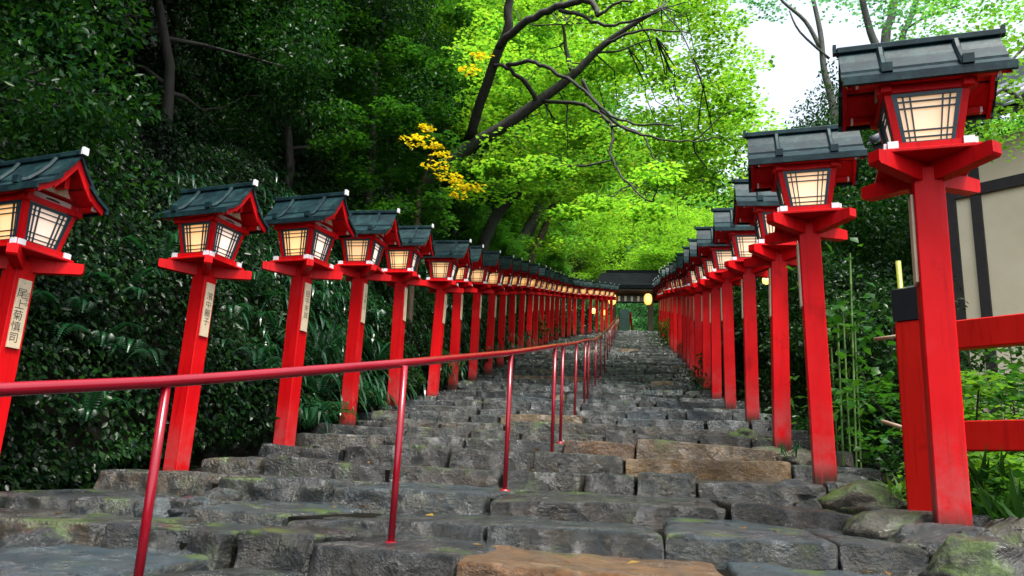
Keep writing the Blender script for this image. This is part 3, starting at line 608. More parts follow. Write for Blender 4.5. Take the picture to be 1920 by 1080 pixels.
# ------------------------------------------------------------------ building on the right
bp = at(1850, 450, 9.5); WD = Vector((.761, -.649, 0))
bld = thing('house', 'cream plastered house with dark timber framing and a grey tiled roof', 'house', (bp.x, bp.y, 0.3), math.atan2(WD.y, WD.x))
def wl(u, v):                                          # wall-plane coordinates of a photo pixel
    r = RW @ np.array([u - 960., 540. - v, -F]); n_ = np.array([.649, .761, 0]); t = (np.array([bp.x, bp.y, 0]) @ n_) / (r @ n_); P_ = r * t
    return (P_[0] - bp.x) * WD.x + (P_[1] - bp.y) * WD.y, P_[2] + CZ - .3
x0, _ = wl(1772, 450); xm, _ = wl(1838, 450); _, zb = wl(1875, 347); _, zt = wl(1850, 262)
part('wall', MB().box(x0, 6.0, 0, .2, -1.5, zt), PLASTER, bld)
part('corner_timber', MB().box(x0 - .12, x0 + .16, -.03, .14, -1.5, zt), TIMBER, bld)
part('timber_post', MB().box(xm - .055, xm + .055, -.035, -.001, -1.5, zb - .066), TIMBER, bld); part('timber_post', MB().box(xm - .055, xm + .055, -.035, -.001, zb + .066, zt), TIMBER, bld)
part('timber_post', MB().box(xm + 1.75, xm + 1.86, -.035, -.001, -1.5, zb - .066), TIMBER, bld)
part('timber_beam', MB().box(x0 + .162, 6.0, -.045, -.001, zb - .065, zb + .065), TIMBER, bld)
part('timber_beam', MB().box(x0 + .162, 6.0, -.04, -.001, 1.2, 1.32), TIMBER, bld)
part('wall_return', MB().box(x0, x0 + .2, .202, 5, -1.5, zt), PLASTER, bld)
e0 = zt - .05; part('eaves_board', MB().prism([(-.42, e0 + .19), (-.42, e0 + .11), (3.0, e0 + 1.95), (3.0, e0 + 2.03)][::-1], x0 - .6, 6.0), TIMBER, bld)
tb = part('roof', MB().prism([(-.47, e0 + .22), (-.47, e0 + .193), (3.0, e0 + 2.033), (3.0, e0 + 2.06)][::-1], x0 - .65, 6.0), TILE, bld)
for i in range(24):
    x = x0 - .55 + i * .28; part('roll_tile', MB().tube([(x, -.50, e0 + .23), (x, 2.9, e0 + 2.06)], .055, 6), TILE, tb, True)
part('ridge', MB().box(x0 - .65, 6.0, 2.95, 3.35, e0 + 2.0, e0 + 2.45), TILE, tb)

# ------------------------------------------------------------------ gate at the top
LZ = tread_z[-1] - .01; GYY = 50.0
gx0, gx1 = at(1150, 560, GYY).x, at(1220, 560, GYY).x; gm = (gx0 + gx1) / 2
gate = thing('shrine_gate', 'dark wooden gate with a broad curved roof at the top of the stairs', 'gate', (gm, GYY, LZ))
hw = (gx1 - gx0) / 2; ze = at(1170, 541, GYY).z - LZ; zr = at(1170, 507, GYY).z - LZ; zbm = at(1170, 566, GYY).z - LZ
for s_ in (-1, 1):
    part('pillar', MB().box(s_ * hw - .16, s_ * hw + .16, -.16, .16, 0, zbm + .5), GATEWOOD, gate, bevel=.01); part('pillar', MB().box(s_ * hw - .14, s_ * hw + .14, 1.6, 1.88, 0, zbm + .5), GATEWOOD, gate)
part('lintel', MB().box(-hw - .9, hw + .9, -.12, .12, zbm + .50, zbm + .85), GATEWOOD, gate); part('curtain_beam', MB().box(-hw + .165, hw - .165, -.06, .06, zbm, zbm + .42), BLACK, gate)
for i in range(5):
    x = -hw + .165 + (i + .5) / 5 * (2 * hw - .33); part('paper_streamer', MB().box(x - .07, x + .07, -.075, -.063, zbm + .03, zbm + .36), WHITE, gate)
RWD = 2.35; rmb = MB(); prof = [(-1.9, ze), (-1.5, ze + .10), (-.9, ze + .42), (-.4, ze + .95), (-.2, zr), (.2, zr), (.4, ze + .95), (.9, ze + .42), (1.5, ze + .10), (1.9, ze), (1.9, ze - .22), (-1.9, ze - .22)]
n_ = len(prof)
def gx(y_, z_): return RWD - .30 * max(0, (z_ - ze) / max(.1, zr - ze))
vs = [(-gx(y_, z_), y_ + .85, z_) for y_, z_ in prof] + [(gx(y_, z_), y_ + .85, z_) for y_, z_ in prof]
rmb.add(vs, [tuple(range(n_)), tuple(reversed(range(n_, 2 * n_)))] + [(i, n_ + i, n_ + (i + 1) % n_, (i + 1) % n_) for i in range(n_)])
rf = part('roof', rmb, GATEROOF, gate); part('ridge', MB().box(-1.7, 1.7, .7, 1.0, zr - .05, zr + .22), GATEROOF, rf)
part('rafter_board', MB().box(-RWD + .15, RWD - .15, -.95, 2.6, ze - .36, ze - .225), GATEWOOD, gate)
for u, lb in ((1148, 'glowing yellow paper lantern hanging on the left pillar of the gate'), (1215, 'glowing yellow paper lantern hanging on the right pillar of the gate')):
    p = at(u, 561, GYY - .6); t = thing('paper_lantern', lb, 'paper lantern', p, 0, 'glowing lanterns on the gate')
    mb = MB(); mb.tube([(0, 0, -.34), (0, 0, -.28), (0, 0, -.1), (0, 0, .12), (0, 0, .28), (0, 0, .34)], [.12, .2, .25, .25, .2, .12], 12); part('shade', mb, LAMPGLOW, t, True)
    part('cap', MB().tube([(0, 0, .341), (0, 0, .42)], .13, 10), BLACK, t); part('cord', MB().tube([(0, 0, .421), (0, 0, .8)], .02, 5), BLACK, t)
for u, v, yq, lb in ((1113, 583, 40, 'tiny yellow lamp low among the far left-hand posts'), (1134, 586, 42, 'tiny yellow lamp beside the left end of the gate'), (1256, 568, 34, 'tiny yellow lamp glimpsed between the far right-hand posts'), (1272, 569, 30, 'small yellow lamp between the right-hand posts halfway up'), (1437, 525, 10.5, 'small yellow lamp hanging behind the third right-hand lantern')):
    p = at(u, v, yq); r_ = .055 if yq < 20 else .13; t = thing('hanging_lamp', lb, 'lamp', p, 0, 'small yellow lamps beyond the posts')
    part('globe', MB().tube([(0, 0, -r_), (0, 0, -r_ * .6), (0, 0, 0), (0, 0, r_ * .6), (0, 0, r_)], [r_ * .4, r_ * .85, r_, r_ * .85, r_ * .4], 10), LAMPGLOW, t, True); part('cap', MB().tube([(0, 0, r_ + .001), (0, 0, r_ * 1.6)], [r_ * .5, r_ * .2], 8), RED, t)
part_b = thing('banner', 'pale blue white cloth banner seen through the gate', 'banner', (gx0 + .65, GYY + 5, LZ)); part('cloth', MB().box(-.33, .33, -.01, .01, 1.0, 3.6), CLOTH, part_b); part('pole', MB().tube([(-.38, 0, 0), (-.38, 0, 3.7)], .03, 6), GATEWOOD, part_b)
tor = thing('pole_frame', 'slanting orange red poles seen through the gate', 'frame', (gm - .15, GYY + 6, LZ))
for a in (-.35, .45): part('pole', MB().tube([(a, 0, 0), (0, 0, 3.6)], .075, 6), REDFENCE, tor)

# ------------------------------------------------------------------ plants
def crown_mesh(name, centres, radii, per, size, m, seed, flat=0.0, droop=.35, shell=.5):
    rng = np.random.default_rng(seed); P, d = blob_points(np.asarray(centres, float), np.asarray(radii, float), per, rng, shell); n = len(P)
    if flat: Nn = np.stack([rng.normal(0, .35, n), rng.normal(0, .35, n), np.ones(n)], 1); D = rng.normal(size=(n, 3)); D[:, 2] = -droop * rng.random(n)
    else: Nn = d * .8 + rng.normal(0, .6, (n, 3)) + np.array([0, 0, .5]); D = d * .6 + rng.normal(0, .7, (n, 3)); D[:, 2] -= droop
    sz = size * rng.uniform(.65, 1.25, n); return leaf_mesh(name, P, D, unit(Nn), sz, sz * (.85 if flat else .5), m)
def curvy(a, b, seg, wob, rng):
    a, b = Vector(a), Vector(b); L_ = (b - a).length; out = []
    for i in range(seg + 1):
        t = i / seg; out.append(a.lerp(b, t) + Vector(rng.normal(0, wob * L_ * math.sin(PI * t) if 0 < t < 1 else 0, 3)))
    return out
def tree_skeleton(h, spread, n_limb, rng, r0, lean=(0, 0), first=.35):
    mb = MB(); top = Vector((lean[0], lean[1], h)); tr = curvy((0, 0, -.5), top, 7, .025, rng); mb.tube(tr, [r0 * (1 - .8 * i / 7) for i in range(8)], 8); tips = []
    for k in range(n_limb):
        f = first + (1 - first) * (k + rng.random()) / n_limb; i = min(6, int(f * 7)); p = tr[i].lerp(tr[i + 1], f * 7 - i); a = rng.random() * 2 * PI
        L_ = spread * (1.15 - .6 * f) * rng.uniform(.7, 1.1); e = p + Vector((math.cos(a) * L_, math.sin(a) * L_, L_ * rng.uniform(.1, .6))); li = curvy(p, e, 4, .05, rng); r1 = r0 * (1 - .8 * f) * .55
        mb.tube(li, [r1 * (1 - .8 * j / 4) for j in range(5)], 6, False); tips += [li[2], li[3], e]
        for _ in range(2):
            q = li[2]; a2 = a + rng.normal(0, .8); e2 = q + Vector((math.cos(a2), math.sin(a2), rng.uniform(-.1, .5))) * L_ * .55; l2 = curvy(q, e2, 3, .06, rng); mb.tube(l2, [r1 * .4, r1 * .3, r1 * .2, r1 * .1], 5, False); tips.append(e2)
    return mb, tips
def tree_proto(kind, seed):
    rng = np.random.default_rng(seed)
    if kind == 'evergreen':
        mb, tips = tree_skeleton(6.5, 2.6, 13, rng, .10, (.6, -.3), .15); c = np.array([list(t) for t in tips]); c = np.concatenate([c, c + rng.normal(0, .45, c.shape)]); r = rng.uniform(.45, .85, (len(c), 1)) * np.array([[1, 1, .75]])
        return mb.mesh('trunk', BARK, True), crown_mesh('crown', c, r, 400, .088, L_EVER, seed, 0, .5)
    if kind == 'forest':
        mb, tips = tree_skeleton(9.5, 3.6, 14, rng, .2, (rng.normal(0, .6), 0), .3); c = np.array([list(t) for t in tips]); c = np.concatenate([c, c + rng.normal(0, .7, c.shape)]); r = rng.uniform(.7, 1.25, (len(c), 1)) * np.array([[1, 1, .55]])
        return mb.mesh('trunk', BARK_GREY, True), crown_mesh('crown', c, r, 260, .17, L_FOREST, seed, 1, .5)
    if kind == 'far':
        mb, tips = tree_skeleton(11, 3.6, 14, rng, .2, (rng.normal(0, .6), 0), .25); c = np.array([list(t) for t in tips]); c = np.concatenate([c, c + rng.normal(0, .7, c.shape)]); r = rng.uniform(.7, 1.2, (len(c), 1)) * np.array([[1, 1, .7]])
        return mb.mesh('trunk', BARK_GREY, True), crown_mesh('crown', c, r, 220, .2, L_FORESTB, seed, 1, .6)
    if kind == 'maple':
        mb, tips = tree_skeleton(7.5, 4.2, 14, rng, .2, (rng.normal(0, .8), -.5), .35); c = np.array([list(t) for t in tips]); c = np.concatenate([c, c + rng.normal(0, .6, c.shape) * np.array([1, 1, .5])]); r = rng.uniform(.7, 1.3, (len(c), 1)) * np.array([[1, 1, .22]])
        return mb.mesh('trunk', BARK, True), crown_mesh('crown', c, r, 300, .10, L_MAPLE, seed, 1, .35)
    if kind == 'shrub':
        mb, tips = tree_skeleton(2.0, 1.0, 8, rng, .04, (0, 0), .15); c = np.array([list(t) for t in tips]); r = rng.uniform(.25, .45, (len(c), 1)) * np.array([[1, 1, .8]])
        return mb.mesh('stem', BARK, True), crown_mesh('foliage', c, r, 240, .075, L_SHRUB, seed, 0, .4)
PR = {k: [tree_proto(k, 100 + 10 * j + s) for s in range(n)] for j, (k, n) in enumerate((('evergreen', 3), ('forest', 3), ('far', 2), ('maple', 2), ('shrub', 2)))}
def plant(kind, i, x, y, sc, rz, name, label, cat, group, zoff=0.0, sz=1.0, tilt=(0, 0)):
    z = float(ground_z(x, y)) + zoff; t = thing(name, label, cat, (x, y, z), rz, group); t.rotation_euler = (tilt[0], tilt[1], rz); t.scale = (sc, sc, sc * sz)
    a, b = PR[kind][i % len(PR[kind])]; link(a.name.split('.')[0], a, t); link(b.name.split('.')[0], b, t); return t

# dark evergreens on the left bank
ev = [(-7.2, 6.4, 1.0), (-8.8, 8.6, 1.15), (-6.6, 9.6, .9), (-8.6, 12, 1.2), (-6.4, 13, .95), (-10.8, 9.5, 1.2), (-7.6, 16, 1.05), (-12.5, 15.5, 1.1), (-6.2, 18.5, .95), (-9, 20.5, 1.2), (-12, 6.5, 1.2), (-5.9, 4.6, .8), (-10, 4, 1.2), (-7, 24, 1.1)]
evlab = ['dark evergreen tree above the second left-hand lantern', 'dark evergreen tree high on the bank at upper left', 'glossy evergreen leaning over the third left-hand lantern', 'tall evergreen behind the left bank with sky showing through', 'evergreen above the fourth and fifth left-hand lanterns', 'big evergreen at the back of the bank above the second left-hand lantern', 'dark evergreen behind the big maple on the left', 'evergreen at the back of the bank behind the seventh left-hand lantern', 'dark evergreen close to the left row beside the leaning trunks', 'evergreen up the bank beside the leaning trunks', 'large evergreen filling the top left corner', 'low evergreen overhanging the nearest left-hand lantern', 'evergreen at the left edge of the picture', 'evergreen far up the left bank near the leaning trunks']
for i, (x, y, s) in enumerate(ev):
    plant('evergreen', i, x, y, s, i * 2.1, 'evergreen_tree', evlab[i], 'tree', 'evergreen trees on the left bank')

# undergrowth on the bank
def bank_points(n, y0, y1, tmax, seed, lift=.35):
    rng = np.random.default_rng(seed); Y = rng.uniform(y0, y1, n); T = rng.uniform(.0, 1, n) ** 1.2 * tmax + .0
    el = bank_edge(Y) + .05
    X = el - T; nz = np.array([noise.noise(Vector((y * .9, t * .9, seed))) for y, t in zip(Y[::1], T[::1])]); L_ = np.clip(.12 + lift * (nz + .3), .02, 1) * rng.random(n) ** .5
    Z = ground_z(X, Y) + L_ * .8; X = X + L_ * .75; return np.stack([X, Y, Z], 1), rng
P, rng = bank_points(190000, 2.6, 13, 6.5, 21, .5); P = P[np.array([noise.noise(Vector((y * 1.7, z * 1.7, x))) for x, y, z in P.tolist()]) > -.30 - 1.2 * (rng.random(len(P)) < .5)]; n = len(P); Nn = np.stack([.8 + rng.normal(0, .45, n), rng.normal(-.2, .5, n), .6 + rng.normal(0, .4, n)], 1); D = np.stack([.5 + rng.normal(0, .5, n), rng.normal(0, .6, n), -.8 + rng.normal(0, .5, n)], 1); sz = .06 * rng.uniform(.5, 1.5, n)
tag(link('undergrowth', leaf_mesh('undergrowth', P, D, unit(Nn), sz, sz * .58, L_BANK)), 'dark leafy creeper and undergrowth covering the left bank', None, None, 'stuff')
P, rng = bank_points(70000, 13, 44, 7, 22, .8); n = len(P); Nn = np.stack([.8 + rng.normal(0, .45, n), rng.normal(-.2, .5, n), .6 + rng.normal(0, .4, n)], 1); D = np.stack([.5 + rng.normal(0, .5, n), rng.normal(0, .6, n), -.8 + rng.normal(0, .5, n)], 1); sz = .12 * rng.uniform(.5, 1.5, n)
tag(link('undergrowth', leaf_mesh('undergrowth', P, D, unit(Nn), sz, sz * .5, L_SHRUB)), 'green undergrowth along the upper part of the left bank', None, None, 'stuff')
n = 9000; rng = np.random.default_rng(55); Y = rng.uniform(2.8, 6.6, n); X = bank_edge(Y) + rng.random(n) ** 1.6 * .75; keep = (np.array([noise.noise(Vector((x * 2.4, y * 2.4, 7))) for x, y in zip(X, Y)]) > -.12) & (X < -3.3 - .05 * Y); X, Y = X[keep], Y[keep]; n = len(X)
P = np.stack([X, Y, ground_z(X, Y) + rng.random(n) * .10], 1); D = np.stack([rng.normal(.2, 1, n), rng.normal(0, 1, n), rng.normal(0, .3, n)], 1); sz = .045 * rng.uniform(.5, 1.6, n)
tag(link('ground_cover', leaf_mesh('ground_cover', P, D, unit(np.stack([rng.normal(.3, .5, n), rng.normal(0, .5, n), np.ones(n)], 1)), sz, sz * .6, L_BANK)), 'small dark leaves spreading over the ground at the foot of the left bank', None, None, 'stuff')
# long drooping strap leaves behind the left posts
rng = np.random.default_rng(31); n = 5600; P, _ = bank_points(n, 7.9, 24, 2.2, 23, .9); L_ = rng.uniform(.18, .42, n); a = rng.normal(0, .8, n); W_ = L_ * .042
d0 = np.stack([np.cos(a) * .8, np.sin(a) * .8, .35 + rng.random(n) * .5], 1); side = unit(np.cross(d0, np.array([0, 0, 1.])) )
V = np.empty((n, 7, 3)); pos = P.copy(); dirs = unit(d0)
for k_, (wd, st) in enumerate(((.5, 0), (1, .36), (.8, .36))):
    pos = pos + dirs * (L_ * st)[:, None]; dirs = unit(dirs + np.array([0, 0, -.85])); V[:, 2 * k_] = pos + side * (W_ * wd)[:, None]; V[:, 2 * k_ + 1] = pos - side * (W_ * wd)[:, None]
V[:, 6] = pos + dirs * (L_ * .3)[:, None]; b = np.arange(n)[:, None] * 7
Fc = np.concatenate([b + np.array([[i, j, k]]) for i, j, k in ((0, 1, 3), (0, 3, 2), (2, 3, 5), (2, 5, 4), (4, 5, 6))], 1).reshape(-1, 3)
tag(link('strap_leaves', fast_mesh('strap_leaves', V.reshape(-1, 3), Fc, L_STRAP)), 'drooping glossy strap leaves behind the left-hand posts', None, None, 'stuff')

# ferns
def frond_mesh():                                      # leaflets share the vertices of the rib: one connected frond
    k = 26; V = []; Fc = []
    for i in range(k + 1):
        t = i / k; V.append((.64 * math.sin(t * 1.35) / math.sin(1.35), 0, .34 * math.sin(t * 2.3) - .18 * t * t))
    for i in range(k):
        t = i / k; x, _, z = V[i]; l = .175 * math.sin(PI * min(1, .12 + .88 * t)) ** .75 + .006
        for s_ in (-1, 1):
            b = len(V); m_ = [(V[i][c] + V[i + 1][c]) / 2 for c in range(3)]; V += [(m_[0] + l * .14, s_ * l * .5, m_[2] + l * .02), (m_[0] - .004 + l * .22, s_ * l * .52, m_[2] - .006), (x + l * .42, s_ * l, z - l * .28)]
            Fc += [(i, i + 1, b), (i, b, b + 1), (b + 1, b, b + 2)] if s_ > 0 else [(i + 1, i, b), (b, i, b + 1), (b, b + 1, b + 2)]
    return fast_mesh('frond', np.array(V), np.array(Fc), L_FERN)
FROND = frond_mesh()
fr = [(585, 590), (560, 545), (600, 660), (470, 560), (430, 600), (520, 640), (690, 610), (700, 680), (600, 740), (640, 560), (790, 640), (120, 600), (180, 650), (230, 560), (480, 700), (440, 760), (160, 790), (230, 700), (770, 700), (840, 620), (580, 800), (420, 690), (900, 640), (300, 520)]
for i, (u, v) in enumerate(fr):
    r = RW @ np.array([u - 960., 540. - v, -F]); ys_ = np.linspace(3, 40, 3000); X_ = r[0] / r[1] * ys_; Z_ = r[2] / r[1] * ys_ + CZ; hit = np.argmax(Z_ < ground_z(X_, ys_) + .18); p = (X_[hit], ys_[hit], Z_[hit])
    t = thing('fern', 'green fern clump on the dark bank, ' + ['behind the third left-hand post', 'beside the name plate of the third left-hand post', 'between the third and fourth left-hand posts'][i] if i < 3 else ('green fern clump half hidden in the undergrowth of the left bank' if u < 650 else 'green fern clump low on the left bank beyond the fourth left-hand post'), 'fern', p, i * 1.7, 'ferns near the third left-hand post' if i < 3 else 'ferns on the left bank' if u < 650 else 'ferns on the left bank beyond the fourth post'); sc = random.uniform(.6, .95) * (1.2 if i < 4 else 1); t.scale = (sc,) * 3
    for q in range(8):
        f = link('frond', FROND, t); f.rotation_euler = (random.gauss(0, .15), random.uniform(-.35, .25), q * 2 * PI / 8 + random.gauss(0, .2)); s_ = random.uniform(.7, 1.1); f.scale = (s_,) * 3

# hero maple with the big crooked limbs over the stairs
def px_path(l): return [at(u, v, y) for u, v, y in l]
def spline(pts, sub=4):
    pts = [pts[0]] + pts + [pts[-1]]; out = []
    for i in range(1, len(pts) - 2):
        for k in range(sub):
            t = k / sub; a, b, c, d = pts[i - 1:i + 3]; out.append(.5 * ((2 * b) + (c - a) * t + (2 * a - 5 * b + 4 * c - d) * t * t + (3 * b - a - 3 * c + d) * t ** 3))
    out.append(pts[-2]); return out
def limb(mb, l, r0, r1, k=8):
    s = spline(px_path(l)); n_ = len(s); mb.tube([p + Vector(RNG.normal(0, .015, 3)) for p in s], [.78 * (r0 + (r1 - r0) * i / (n_ - 1)) for i in range(n_)], k); return s
mroot = at(700, 480, 15.0); mx, my = mroot.x, 15.0; mz = float(ground_z(mx, my))
maple = thing('maple_tree', 'big maple with crooked dark limbs and bright yellow green leaves spreading over the stairs', 'tree', (0, 0, 0)); mb = MB()
base = Vector((mx, my, mz - .3)); ml = spline([base, at(740, 400, 14.8), at(860, 290, 14.5), at(940, 240, 14.2), at(1010, 190, 14), at(1075, 140, 13.8), at(1125, 90, 13.6), at(1180, 50, 13.4), at(1240, 15, 13.2)]); n_ = len(ml)
mb.tube(ml, [.165 - .135 * i / (n_ - 1) for i in range(n_)], 10); part('trunk', mb, BARK, maple, True)
limbs = [([(1010, 190, 14), (985, 155, 13.6), (950, 125, 13.3), (925, 120, 13.2)], .07, .04), ([(1075, 140, 13.8), (1062, 90, 13.8), (1055, 45, 13.6)], .07, .03),
         ([(880, 260, 14.4), (925, 120, 13.3), (950, 60, 13.0), (955, 0, 12.8), (950, -60, 12.5)], .13, .09), ([(935, 90, 13.1), (975, 50, 12.7), (1030, 20, 12.4), (1085, 3, 12.1), (1112, 8, 12.0), (1122, 30, 11.9)], .10, .055),
         ([(1050, 20, 12.3), (1090, 30, 12.1), (1130, 45, 12.0), (1180, 40, 11.8), (1240, 20, 11.5)], .05, .02), ([(1122, 30, 11.9), (1150, 10, 11.8), (1190, 0, 11.7)], .04, .02),
         ([(950, 122, 13.3), (990, 117, 13.0), (1020, 125, 12.8), (1075, 155, 12.5), (1110, 185, 12.3), (1145, 215, 12.1), (1190, 232, 12), (1260, 235, 11.9)], .055, .018), ([(1018, 190, 14), (1080, 193, 13.4), (1110, 205, 13.2), (1140, 225, 13), (1150, 250, 12.9), (1145, 290, 12.8), (1165, 330, 12.6), (1200, 365, 12.4), (1245, 390, 12.2)], .05, .014),
         ([(1090, 150, 12.5), (1120, 195, 12.6), (1165, 235, 12.7), (1220, 255, 12.6), (1290, 265, 12.5), (1350, 258, 12.4)], .045, .012), ([(1125, 90, 13.6), (1160, 70, 13.4), (1220, 55, 13.2), (1290, 60, 13)], .05, .014), ([(1105, 100, 13.7), (1160, 95, 13.5), (1230, 70, 13.3)], .035, .012),
         ([(1150, 235, 12.9), (1200, 250, 12.8), (1215, 270, 12.7), (1230, 300, 12.6), (1270, 330, 12.5)], .028, .01), ([(1300, 265, 12.5), (1340, 230, 12.4), (1385, 200, 12.3)], .02, .008), ([(1240, 15, 13.2), (1275, 60, 13), (1300, 110, 12.8), (1320, 160, 12.6)], .02, .008)]
for l, r0, r1 in limbs: m_ = MB(); limb(m_, l, r0, r1, 7); part('limb', m_, BARK, maple, True)
rng = np.random.default_rng(77); cs, rd = [], []
for _ in range(9):                                    # a thin veil in front of the limbs
    yq = rng.uniform(11.4, 12.6); cs.append(np.array([rng.uniform(-.25, .10) * yq, yq, CZ + yq * rng.uniform(.34, .42)])); rd.append(rng.uniform(.3, .55) * np.array([1, 1, .18]))
for _ in range(210):                                   # leaf sprays in the crown's volume
    yq = rng.uniform(13.6, 20); c = np.array([rng.uniform(-.24, .155) * yq, yq, 0]); f = (c[0] / yq + .24) / .395; c[2] = CZ + yq * rng.uniform(.37, .78 - .10 * f); cs.append(c); rd.append(rng.uniform(.45, .95) * np.array([1, 1, .16]))
link('crown', crown_mesh('crown', cs, rd, 215, .095, L_MAPLE, 78, 1, .3), maple)
lp = [p for l, _, _ in limbs for p in spline(px_path(l))] + ml[8:]; tw = MB()
for c in cs[::2]:                                      # twigs joining the sprays to the limbs
    c = Vector(c); q = min(lp, key=lambda p: (p - c).length)
    if (q - c).length < 4.5: tw.tube(curvy(q, c, 5, .05, rng), [.016, .013, .010, .008, .006, .004], 5, False)
o = part('twigs', tw, BARK, maple, True); o['kind'] = 'stuff'

bt = thing('broadleaf_tree', 'mid green broadleaf tree hanging in front of the lower trunk of the big maple', 'tree', (0, 0, 0)); m2 = MB()
b0 = at(690, 470, 13.6); st = spline([Vector((b0.x, 13.6, float(ground_z(b0.x, 13.6)) - .3)), at(690, 380, 13.6), at(700, 250, 13.6), at(705, 120, 13.6), at(730, -20, 13.6)]); m2.tube(st, [.11 - .08 * j / (len(st) - 1) for j in range(len(st))], 7); part('trunk', m2, BARK, bt, True)
rng = np.random.default_rng(15); cs = [list(at(rng.uniform(600, 860) , rng.uniform(-60, 420), rng.uniform(12.2, 14.0))) for _ in range(85)]
link('crown', crown_mesh('crown', cs, rng.uniform(.25, .5, (85, 1)) * np.array([[1, 1, .4]]), 170, .085, L_BROAD, 16, 1, .5), bt)
# other maples further up and the trees on the slope
mps = [(-6.4, 24, 1.1, 'maple leaning over the left posts halfway up the stairs'), (-6.6, 31, 1.3, 'bright maple on the left beyond the leaning trunks'), (6.4, 34, .85, 'bright maple to the right below the gate'), (-7.0, 39, 1.2, 'maple left of the gate'), (7.4, 41, 1.2, 'maple right of the gate')]
for i, (x, y, s, lb) in enumerate(mps): plant('maple', i, x, y, s, i * 1.9, 'maple_tree', lb, 'tree', 'maples along the stairs')
am = thing('maple_tree', 'arching maple whose bright leaves hang low over the upper stairs before the gate', 'tree', (0, 0, 0)); rng = np.random.default_rng(123)
st = spline([Vector((-4.6, 30, float(ground_z(-4.6, 30)) - .3)), Vector((-4.2, 30, CZ + 9.5)), Vector((-3.0, 30, CZ + 11.4)), Vector((-1.2, 30, CZ + 12.4)), Vector((1.4, 30.5, CZ + 12.6))]); m2 = MB(); m2.tube(st, [.17 - .15 * j / (len(st) - 1) for j in range(len(st))], 8); part('trunk', m2, BARK, am, True); cs = []
for _ in range(190):
    q = rng.uniform(23, 43); cs.append((q * rng.uniform(-.15, .105), q, CZ + q * rng.uniform(.285, .46)))
link('crown', crown_mesh('crown', cs, rng.uniform(.55, 1.1, (190, 1)) * np.array([[1, 1, .22]]), 120, .13, L_MAPLE, 124, 1, .35), am)
m2 = MB()
for c in cs[::3]: q = min(st[6:], key=lambda p: (p - Vector(c)).length); m2.tube(curvy(q, c, 5, .05, rng), [.03, .025, .02, .014, .01, .006], 5, False)
o = part('twigs', m2, BARK, am, True); o['kind'] = 'stuff'
for i in range(16):
    y = 23 + 1.7 * i; x = -4.6 - (i * 1.37 % 4.5); plant('forest', i, x, y, .30 + .12 * (i % 3), i * 1.1, 'young_tree', 'young green tree filling the slope below the leaning trunks', 'tree', 'young trees on the left slope beyond the leaning trunks')
# two leaning trunks over the left row
for i, (l, r0, m_, lb) in enumerate([([(905, 460, 22), (930, 405, 22), (965, 365, 21.8), (995, 340, 21.5), (985, 300, 21), (970, 240, 20.6), (965, 180, 20.4)], .26, BARK, 'dark leaning trunk rising behind the eighth left-hand lantern'), ([(960, 480, 25), (990, 425, 25), (1020, 370, 24.6), (1045, 320, 24.2), (1055, 270, 24), (1060, 200, 23.6)], .22, BARK_GREY, 'grey leaning trunk rising from the left row of lanterns'), ([(995, 485, 28), (1020, 430, 28), (1040, 380, 27.6), (1065, 355, 27.3), (1078, 300, 27), (1075, 220, 26.6)], .2, BARK_PALE, 'brown leaning trunk next to the grey one')]):
    t = thing('leaning_tree', lb, 'tree', (0, 0, 0), 0, 'leaning trunks behind the left row'); m2 = MB(); s = spline(px_path(l)); b0 = s[0].copy(); b0.z = min(b0.z, float(ground_z(b0.x, b0.y))) - .3; s = [b0] + s; m2.tube(s, [.75 * r0 * (1 - .65 * j / (len(s) - 1)) for j in range(len(s))], 8); part('trunk', m2, m_, t, True)
    tips = np.array([list(s[-1] + Vector(RNG.normal(0, 1.2, 3))) for _ in range(26)]); link('crown', crown_mesh('crown', tips, RNG.uniform(.5, .9, (26, 1)) * np.array([[1, 1, .3]]), 220, .12, L_FOREST, 300 + i, 1, .3), t)
# yellow autumn sprays
ys_ = thing('yellow_tree', 'small tree with golden yellow leaves between the evergreens and the maple', 'tree', (0, 0, 0)); m2 = MB()
st = spline([Vector((at(780, 440, 12.9).x, 12.9, float(ground_z(at(780, 440, 12.9).x, 12.9)) - .3)), at(785, 380, 12.9), at(797, 330, 12.8), at(815, 270, 12.7), at(800, 240, 12.6)]); m2.tube(st, [.06 - .04 * j / (len(st) - 1) for j in range(len(st))], 6); part('trunk', m2, BARK_PALE, ys_, True)
cs = [at(u, v, 11.7 + RNG.normal(0, .25)) for u, v in [(800, 240), (790, 265), (815, 275), (830, 290), (775, 262), (850, 340), (870, 350), (890, 352), (860, 365), (840, 330), (815, 310), (880, 130), (900, 105)]]
link('crown', crown_mesh('crown', [list(c) for c in cs], RNG.uniform(.12, .24, (len(cs), 1)) * np.array([[1.3, .8, .4]]), 40, .07, L_MAPLEY, 91, 1, .4), ys_)
k = 0
for y in np.arange(52, 112, 7.5):
    for x in np.arange(-26, 40, 5.2):
        xx, yy_ = x + RNG.normal(0, 1.2), y + RNG.normal(0, 1.6)
        if abs(xx - gm) < 3.6 and yy_ < 67: continue
        plant('maple' if yy_ < 74 and abs(xx - gm) < 14 else 'forest' if (k % 3) else 'far', k, xx, yy_, RNG.uniform(.95, 1.35), k * 2.4, 'forest_tree', 'green tree merging into the wooded slope behind the gate', 'tree', 'trees on the slope behind the gate'); k += 1
for i, (x, y, s) in enumerate([(-7.5, 28, 1.1), (-9, 34, 1.2), (-8.5, 41, 1.1), (-8, 48, 1.2), (9, 30, .9), (10.5, 37, 1.0), (9, 45, 1.0), (10, 23, .8), (7.5, 53, 1.1)]):
    plant('forest', i, x, y, s, i * 2.2, 'forest_tree', 'green broadleaf tree standing back from the upper stairs', 'tree', 'broadleaf trees beside the upper stairs')
